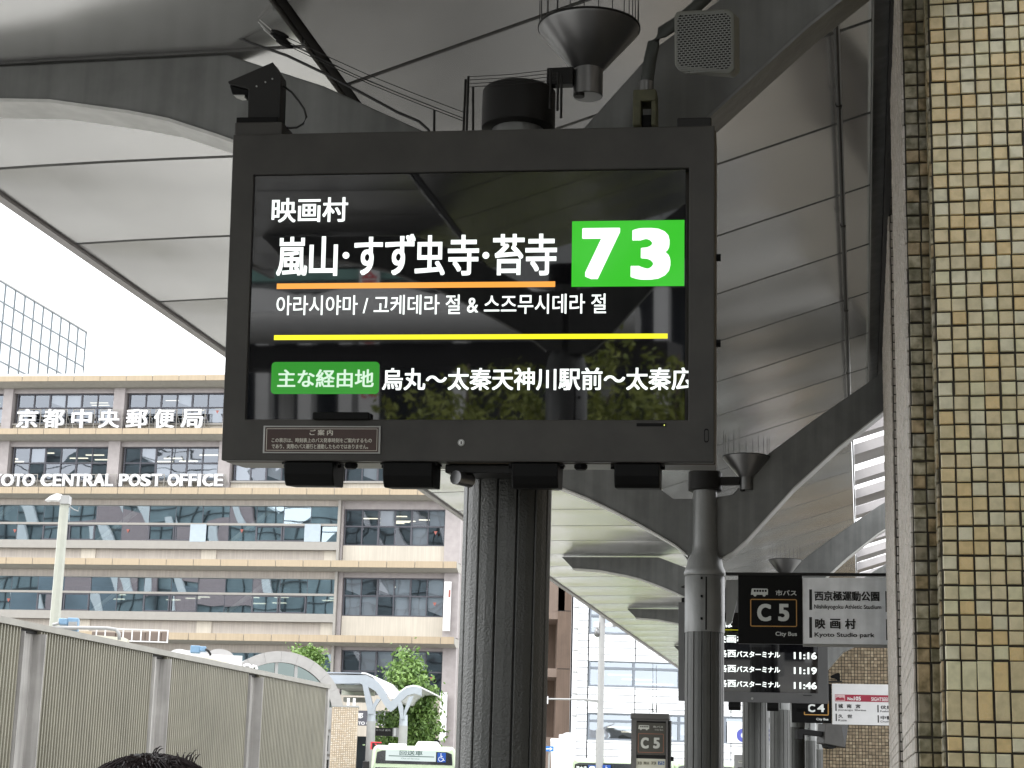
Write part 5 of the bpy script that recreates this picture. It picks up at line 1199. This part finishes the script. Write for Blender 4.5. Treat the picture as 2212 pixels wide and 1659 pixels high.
for k, (s_, x0, x1) in enumerate((('33', 1565, 1612), ('特33', 1620, 1676), ('73', 1686, 1736), ('75', 1750, 1805))):
    inv = s_ == '75'; R('number_box', *c5_(x0, 1600), *c5_(x1, 1632), tf, pbr('box_blue', (.03, .09, .25), .5) if inv else pbr('box_cream', (.38, .37, .28), .5), to, 0, .001)
    T(s_, *c5_(x0+6, 1604), *c5_(x1-6, 1628), tf, pw5 if inv else fct, to, .02, .002)
MB().box(TO, TO.at(*c5_(1834, 1400))[0], TO.at(*c5_(1862, 1400))[0], .13, TO.at(*c5_(1850, 1245))[1], -.17, -.03).build('side_door', M['sheen'], to, bevel=.005)
R('handle', *c5_(1860, 1560), *c5_(1885, 1600), TO, M['black'], to, -.1, -.05)
for x in (1700, 1730):
    p = TO.P(*TO.at(*c5_(x, 1175)), -.1); tp_ = TO.P(*TO.at(*c5_(x, 740 if x < 1710 else 758)), -.1)
    MB().tube([p, p+(tp_-p)*.18], .006, 8).tube([p+(tp_-p)*.18, tp_], .0022, 6).build('aerial', M['black'], to)
MB().tube([TO.P(*TO.at(*c5_(x, y)), -.1) for x, y in ((1672, 1175), (1664, 1155), (1676, 1138), (1692, 1142), (1705, 1165), (1720, 1172))], .004, 6).build('aerial_lead', M['cable'], to)
# farther pale stop cabinet between the columns
SB = wall(*C6(625, 1600), 30, -8)
sbt = thing('stop_cabinet', 'pale-framed stop cabinet glimpsed between the first and second far columns', 'cabinet', SB.P(SB.at(*C6(625, 1600))[0], .13))
q = SB.rect(*C6(584, 1552), *C6(700, 1700)); MB().box(SB, q[0], q[1], .13, q[3], -.2, 0).build('case', M['grey_paint'], sbt, bevel=.01); box('face', fct, sbt, SB, q[0]+.06, q[1]-.02, .4, q[3]-.2, .0, .01)
x0y = C6; busicon(617, 1600, 655, 1622, SB.sub(0, 0, .01), pw5, fct, sbt)

# ================================================================ TREES
leafm = pbr('leaf', (.085, .18, .04), .5, var=.3, scale=3, alt=(.20, .32, .07)); barkm = pbr('bark', (.10, .08, .06), .9, var=.3, scale=10)
leafd = pbr('leaf_yellow_green', (.16, .22, .03), .6, var=.3, scale=2, alt=(.34, .36, .07))
def tree(base, h, blobs, n, size, label, mat=leafm, group='street trees', trunk=True, name='street_tree'):
    """blobs: (dx, dz, rx, rz) ellipsoids in which leaves are scattered in clumps"""
    base = Vector(base); t = thing(name, label, 'tree', base, group)
    rnd = random.Random(hash(label) % 1000 + 5 if False else len(label)*7+n); m = MB(); tot = sum(b[2]*b[2]*b[3] for b in blobs)
    limbs = MB()
    if trunk: limbs.tube([base, base+Z*h*.3+X*.05, base+Z*h*.62-X*.04, base+Z*h*.92], [.13*h/6, .10*h/6, .06*h/6, .02*h/6], 10)
    for dx, dz, rx, rz in blobs:
        k = int(n*rx*rx*rz/tot); c = base + Vector((dx, 0, dz))
        ncl = max(4, k//16)
        limbs.tube([base+Z*(dz*.6), c*.6+(base+Z*dz*.7)*.4, c], [.035*h/6, .025*h/6, .008*h/6], 6)
        for q in range(ncl):
            while True:
                v = Vector((rnd.uniform(-1, 1), rnd.uniform(-1, 1), rnd.uniform(-1, 1)))
                if .25 < v.length < 1: break
            v = v*(v.length**-.35); cc = c + Vector((v.x*rx, v.y*rx, v.z*rz)); cs = size*rnd.uniform(1.2, 2.6)
            for j in range(16):
                p = cc + Vector((rnd.gauss(0, cs), rnd.gauss(0, cs), rnd.gauss(0, cs*.7)))
                nn = Vector((rnd.gauss(0, 1), rnd.gauss(0, 1), rnd.gauss(.6, .8))).normalized(); e = nn.orthogonal().normalized(); e.rotate(Matrix.Rotation(rnd.uniform(0, 6.28), 3, nn)); g_ = nn.cross(e)
                s_ = size*rnd.uniform(.6, 1.3); m.add([p-e*s_, p-g_*s_*.45+nn*s_*.1, p+e*s_, p+g_*s_*.45+nn*s_*.1], [(0, 1, 2, 3)])
    limbs.build('trunk', barkm, t, smooth=True); tag(m.build('crown', mat, t, fix=False), kind='stuff')
    return t
TR = wall(*c4_(1600, 1300), 66, 0); s4x = 66/3900/1.8228/2.212*1.03
def blob(x, y, rx, ry, fr=TR, D=66): a, b = fr.at(*c4_(x, y)); k = D/3900/1.8228/2.212*1.03; return (a, b, rx*k, ry*k)
bs = [blob(1575, 720, 75, 60), blob(1560, 860, 150, 110), blob(1630, 1000, 130, 120), blob(1690, 1150, 110, 120), blob(1600, 1180, 140, 120), blob(1680, 1330, 130, 110), blob(1520, 1330, 150, 110), blob(1380, 1240, 70, 60), blob(1370, 1430, 100, 50), blob(1600, 1450, 150, 70)]
a0_ = TR.at(*c4_(1590, 1300))[0]; bs = [(b[0]-a0_, b[1], b[2], b[3]) for b in bs]
tree(TR.P(a0_, 0), TR.at(*c4_(1590, 700))[1], bs, 9000, .10, 'tall bright green tree behind the white wing canopy')
T2 = wall(*c4_(700, 690), 74, 0); bs = [blob(685, 650, 70, 38, T2, 74), blob(650, 690, 80, 45, T2, 74), blob(790, 725, 38, 38, T2, 74), blob(730, 720, 70, 50, T2, 74), blob(700, 800, 90, 70, T2, 74)]
a0_ = T2.at(*c4_(700, 690))[0]; bs = [(b[0]-a0_, b[1], b[2], b[3]) for b in bs]
tree(T2.P(a0_, 0), T2.at(*c4_(700, 640))[1], bs, 1800, .10, 'small bright green treetop showing above the right side of the arch')

# ================================================================ PERSON AT THE BOTTOM EDGE
hp = Vector((0, 0, 0)); HF = wall(335, 1640, 3.0, 0); hx, hz = HF.at(333, 1624); hx += HF.o.x
pr = thing('person', 'person with untidy dark hair, only the top of the head in view at lower left', 'person', (hx, 3.0, 0))
top = hz; hh = top; sk = [(0, .53, .10), (0, .58, .105), (0, .70, .12), (0, .80, .115), (0, .845, .055), (0, .875, .05), (0, .915, .075), (0, .955, .088)]
me = bpy.data.meshes.new('body'); V_ = []; E_ = []; Rr = []
def jv(x, y, z_, r): V_.append((x, y, z_)); Rr.append(r); return len(V_)-1
sc_ = hh
pel = jv(0, 0, .52*sc_, .125); wst = jv(0, 0, .62*sc_, .115); chs = jv(0, .01, .73*sc_, .135); nb = jv(0, 0, .815*sc_, .065); nk = jv(0, 0, .85*sc_, .052); hd = jv(0, .015, .895*sc_, .075); ht = jv(0, .0, .945*sc_, .088)
E_ += [(pel, wst), (wst, chs), (chs, nb), (nb, nk), (nk, hd), (hd, ht)]
for sd in (-1, 1):
    sh = jv(sd*.17, 0, .80*sc_, .06); el = jv(sd*.22, .02, .63*sc_, .042); wr = jv(sd*.20, .12, .50*sc_, .03); hn = jv(sd*.195, .16, .46*sc_, .035)
    hi_ = jv(sd*.09, 0, .49*sc_, .095); kn = jv(sd*.10, .02, .28*sc_, .062); an_ = jv(sd*.10, 0, .05*sc_, .042); to_ = jv(sd*.11, .13, .025*sc_+.13*0, .04)
    E_ += [(chs, sh), (sh, el), (el, wr), (wr, hn), (pel, hi_), (hi_, kn), (kn, an_), (an_, to_)]
    for f3 in range(4):
        k1 = jv(sd*.195+(f3-1.5)*.018, .185, .435*sc_, .0095); k2 = jv(sd*.195+(f3-1.5)*.018, .19, .41*sc_-(0 if f3 in (1, 2) else -.006), .008); E_ += [(hn, k1), (k1, k2)]
    k1 = jv(sd*.165, .19, .455*sc_, .011); E_ += [(hn, k1)]
me.from_pydata([(v[0], v[1], v[2]+.0) for v in V_], E_, []); bo = bpy.data.objects.new('body', me); COL.objects.link(bo); bo.parent = pr
sm = bo.modifiers.new('skin', 'SKIN')
bm2 = bmesh.new(); bm2.from_mesh(me); ly = bm2.verts.layers.skin.verify(); bm2.verts.ensure_lookup_table()
for i, v in enumerate(bm2.verts): v[ly].radius = (Rr[i], Rr[i]*(.75 if i in (0, 1, 2) else 1)); v[ly].use_root = (i == 0)
bm2.to_mesh(me); bm2.free(); ss = bo.modifiers.new('sub', 'SUBSURF'); ss.levels = 2; ss.render_levels = 2
me.materials.append(pbr('dark_clothes', (.03, .03, .035), .8))
hc = Vector((hx, 3.0, top-.116)); hm = pbr('dark_hair', (.008, .006, .006), .55, var=.2, spec=.25)
m = MB(); NS, NR = 28, 14; vs = []; fs = []
for i in range(NR+1):
    ph = pi*.62*i/NR
    for k in range(NS):
        t = 2*pi*k/NS; d = Vector((sin(ph)*cos(t), sin(ph)*sin(t), cos(ph))); rr_ = .113 + .006*noise.noise(d*4) + .004*noise.noise(d*11)
        vs.append(hc + Vector((d.x*rr_*1.0, d.y*rr_*1.08, d.z*rr_)))
for i in range(NR):
    for k in range(NS): fs.append((i*NS+k, i*NS+(k+1) % NS, (i+1)*NS+(k+1) % NS, (i+1)*NS+k))
m.add(vs, fs); hr = m.build('hair', hm, pr, smooth=True)
m = MB(); rnd = random.Random(3)
for k in range(700):
    t = rnd.uniform(0, 2*pi); ph = abs(rnd.gauss(0, .75)); d = Vector((sin(ph)*cos(t), sin(ph)*sin(t), cos(ph))); p = hc + d*.111
    tg = Vector((-sin(t), cos(t), 0))*rnd.choice([-1, 1])*.6 + Vector((cos(t), sin(t), -.4)); ln = rnd.uniform(.02, .05)
    m.tube([p, p+d*.006+tg*ln*.4, p+d*.004+tg*ln*.8-Z*.004, p+tg*ln*1.1-Z*.014], [.0011, .001, .0008, .0003], 4)
for x, y, dx, dy in ((395, 1640, 3, -14), (402, 1642, 8, -16), (412, 1650, 10, -20), (418, 1652, 12, -22), (330, 1628, 8, -12), (335, 1626, 11, -14), (340, 1626, 9, -9), (385, 1636, -3, -10), (408, 1646, 14, -26), (398, 1640, 12, -8), (250, 1650, -14, -4), (262, 1642, -14, -2), (272, 1638, -12, 2), (290, 1632, -10, -3)):
    a = HF.P(*HF.at(x, y)); b = HF.P(*HF.at(x+dx*.4, y+dy*.6)); c_ = HF.P(*HF.at(x+dx, y+dy)); m.tube([a - Z*.015, a, b, c_, c_ + X*.003 + Z*.0], [.0022, .002, .0014, .0008, .0003], 5)
tag(m.build('hair_strand', pbr('strand', (.014, .006, .007), .5), hr, smooth=True), kind='stuff')

# ================================================================ WHAT LIES BEHIND THE PHOTOGRAPHER (seen in glass and metal)
BK = Frame((0, -60, 0), X*-1, Z, Y)
sb_ = thing('station_building', 'large glazed station front behind the photographer, seen only as reflections', 'building', BK.P(90, 0))
gcm = pbr('station_glass', (.13, .18, .20), .3, .0, var=.55, scale=.09, spec=.5, alt=(.30, .38, .40)); gsm = pbr('station_stone', (.17, .21, .24), .6, var=.3, scale=.12)
MB().prism(BK, [(25, 0), (200, 0), (200, 50), (165, 56), (140, 45), (118, 54), (92, 43), (70, 58), (52, 44), (25, 50)], -14, 0).build('glass_front', gcm, sb_)
MB().prism(BK, [(80, 10), (120, 6), (135, 30), (100, 26)], .1, .6).build('stone_wing', gsm, sb_); MB().box(BK, 95, 112, 28, 40, .1, .5).build('billboard', pbr('pink_board', (.34, .26, .26), .5), sb_)
m = MB()
for k in range(70): m.box(BK, 25+k*2.5, 25.16+k*2.5, 0, 52-12*abs(sin(k*.21)), 0.0, .2)
for k in range(22): m.box(BK, 25, 200, k*2.4, k*2.4+.15, .0, .25)
m.build('mullion_grid', pbr('mullion_dark', (.05, .06, .065), .5), sb_)
m = MB()
for k in range(9): m.prism(BK, [(28+k*18, 0), (29.6+k*18, 0), (46+k*18, 44), (44.4+k*18, 44)], .3, .8)
m.build('brace', M['white_paint'], sb_)
BM = Frame((0, -21, 0), X*-1, Z, Y); mb_ = thing('low_shop_building', 'pale building with columns and a dark glazed ground floor behind the photographer', 'building', BM.P(8, 0))
MB().box(BM, 2, 26, 5.5, 9.4, -5, 0).build('wall', pbr('shop_wall', (.30, .31, .31), .6, var=.1), mb_); MB().box(BM, 2, 26, 0, 5.5, -5, -.6).build('glazed_front', pbr('shop_glass', (.03, .035, .04), .15), mb_)
for a_ in (12.6, 11.75, 10.9, 10.1, 14, 16, 18, 7.9, 4.2): box('pier', M['white_paint'], mb_, BM, a_-.13, a_+.13, 0, 5.45, -.1, .2)
box('fascia', pbr('shop_green', (.16, .30, .27), .5), mb_, BM, 8.9, 26, 5.7, 6.6, .0, .2); box('upper_panel', M['grey_paint'], mb_, BM, 2, 26, 7.6, 9.3, .0, .12)
for k in range(14): box('panel_joint', M['black_paint'], mb_, BM, 2.5+k*1.7, 2.53+k*1.7, 6.7, 9.3, .12, .14)
bn_ = thing('red_lettered_banner', 'white upright banner with red lettering behind the photographer', 'banner', BM.P(9.6, 3)); box('cloth', M['white_paint'], bn_, BM, 9.4, 9.8, 2.6, 6.5, .3, .32)
for k, ch_ in enumerate(('次', '会', '各', 'ご', '予', '約')): text(ch_, pbr('banner_red', (.6, .05, .06), .5), bn_, BM, 9.45, 9.75, 6.0-k*.5, 6.35-k*.5, c=.325, bold=.02, name='letter')
BC = Frame((0, -14.5, 0), X*-1, Z, Y); wc2 = thing('wave_canopy', 'scalloped white canopy edge behind the photographer', 'canopy', BC.P(7, 3))
pts = [(4.4+14*k/90, 4.80+.16*abs(sin(pi*(k/90)*7))*(1 if k > 6 else k/6)) for k in range(91)]; MB().prism(BC, pts + [(18.4, 4.55), (4.4, 4.55)], -1.5, 0).build('canopy_edge', M['white_paint'], wc2)
MB().tube([BC.P(3.4, 4.35, .05), BC.P(18.4, 4.35, .05)], .24, 20).build('edge_tube', M['grey_paint'], wc2, smooth=True, auto=50); MB().box(BC, 3, 18, 3.75, 4.1, -1.4, -.1).build('canopy_soffit', M['black_paint'], wc2)
for x in (4, 9, 14): MB().lathe(BC.P(x, 0, -.7), [(.12, 0), (.12, 3.75)], 12).build('post', M['grey_paint'], wc2)
for i, (x, y, h) in enumerate(((-1.9, -9, 3.9), (-3.1, -9.4, 4.1), (-4.3, -9, 3.8), (-.6, -9.5, 3.6))):
    tree((x, y, 0), h, [(0, h*.62, .85, .7), (.4, h*.8, .6, .5), (-.5, h*.75, .6, .5), (0, h*.45, .8, .5)], 2600, .06, ['first', 'second', 'third', 'fourth'][i] + ' young tree of the row behind the photographer', leafd, 'young trees behind the photographer')
m = MB(); rnd = random.Random(11)
for k in range(9000):
    c_ = C0 + A*rnd.uniform(11, 46) + U*(4.3+rnd.gauss(0, .35)) + Z*rnd.uniform(.15, 1.0); nn = Vector((rnd.gauss(0, 1), rnd.gauss(0, 1), rnd.gauss(.5, .8))).normalized(); e = nn.orthogonal().normalized()*.06; g_ = nn.cross(e)
    m.add([c_-e, c_-g_*.5, c_+e, c_+g_*.5], [(0, 1, 2, 3)])
hd_ = tag(m.build('hedge', leafd, fix=False), 'unseen low hedge added for yellow-green reflections in the roof panels', 'hedge', kind='stuff')  # hedge put in only for its reflection in the roof panels
tree((-26, 34, 0), 9, [(0, 6.5, 2.4, 2), (1.5, 5, 2, 1.6), (-1.5, 5.4, 2, 1.7)], 2500, .16, 'broad street tree left of the fence, outside the picture', leafd, 'street trees')
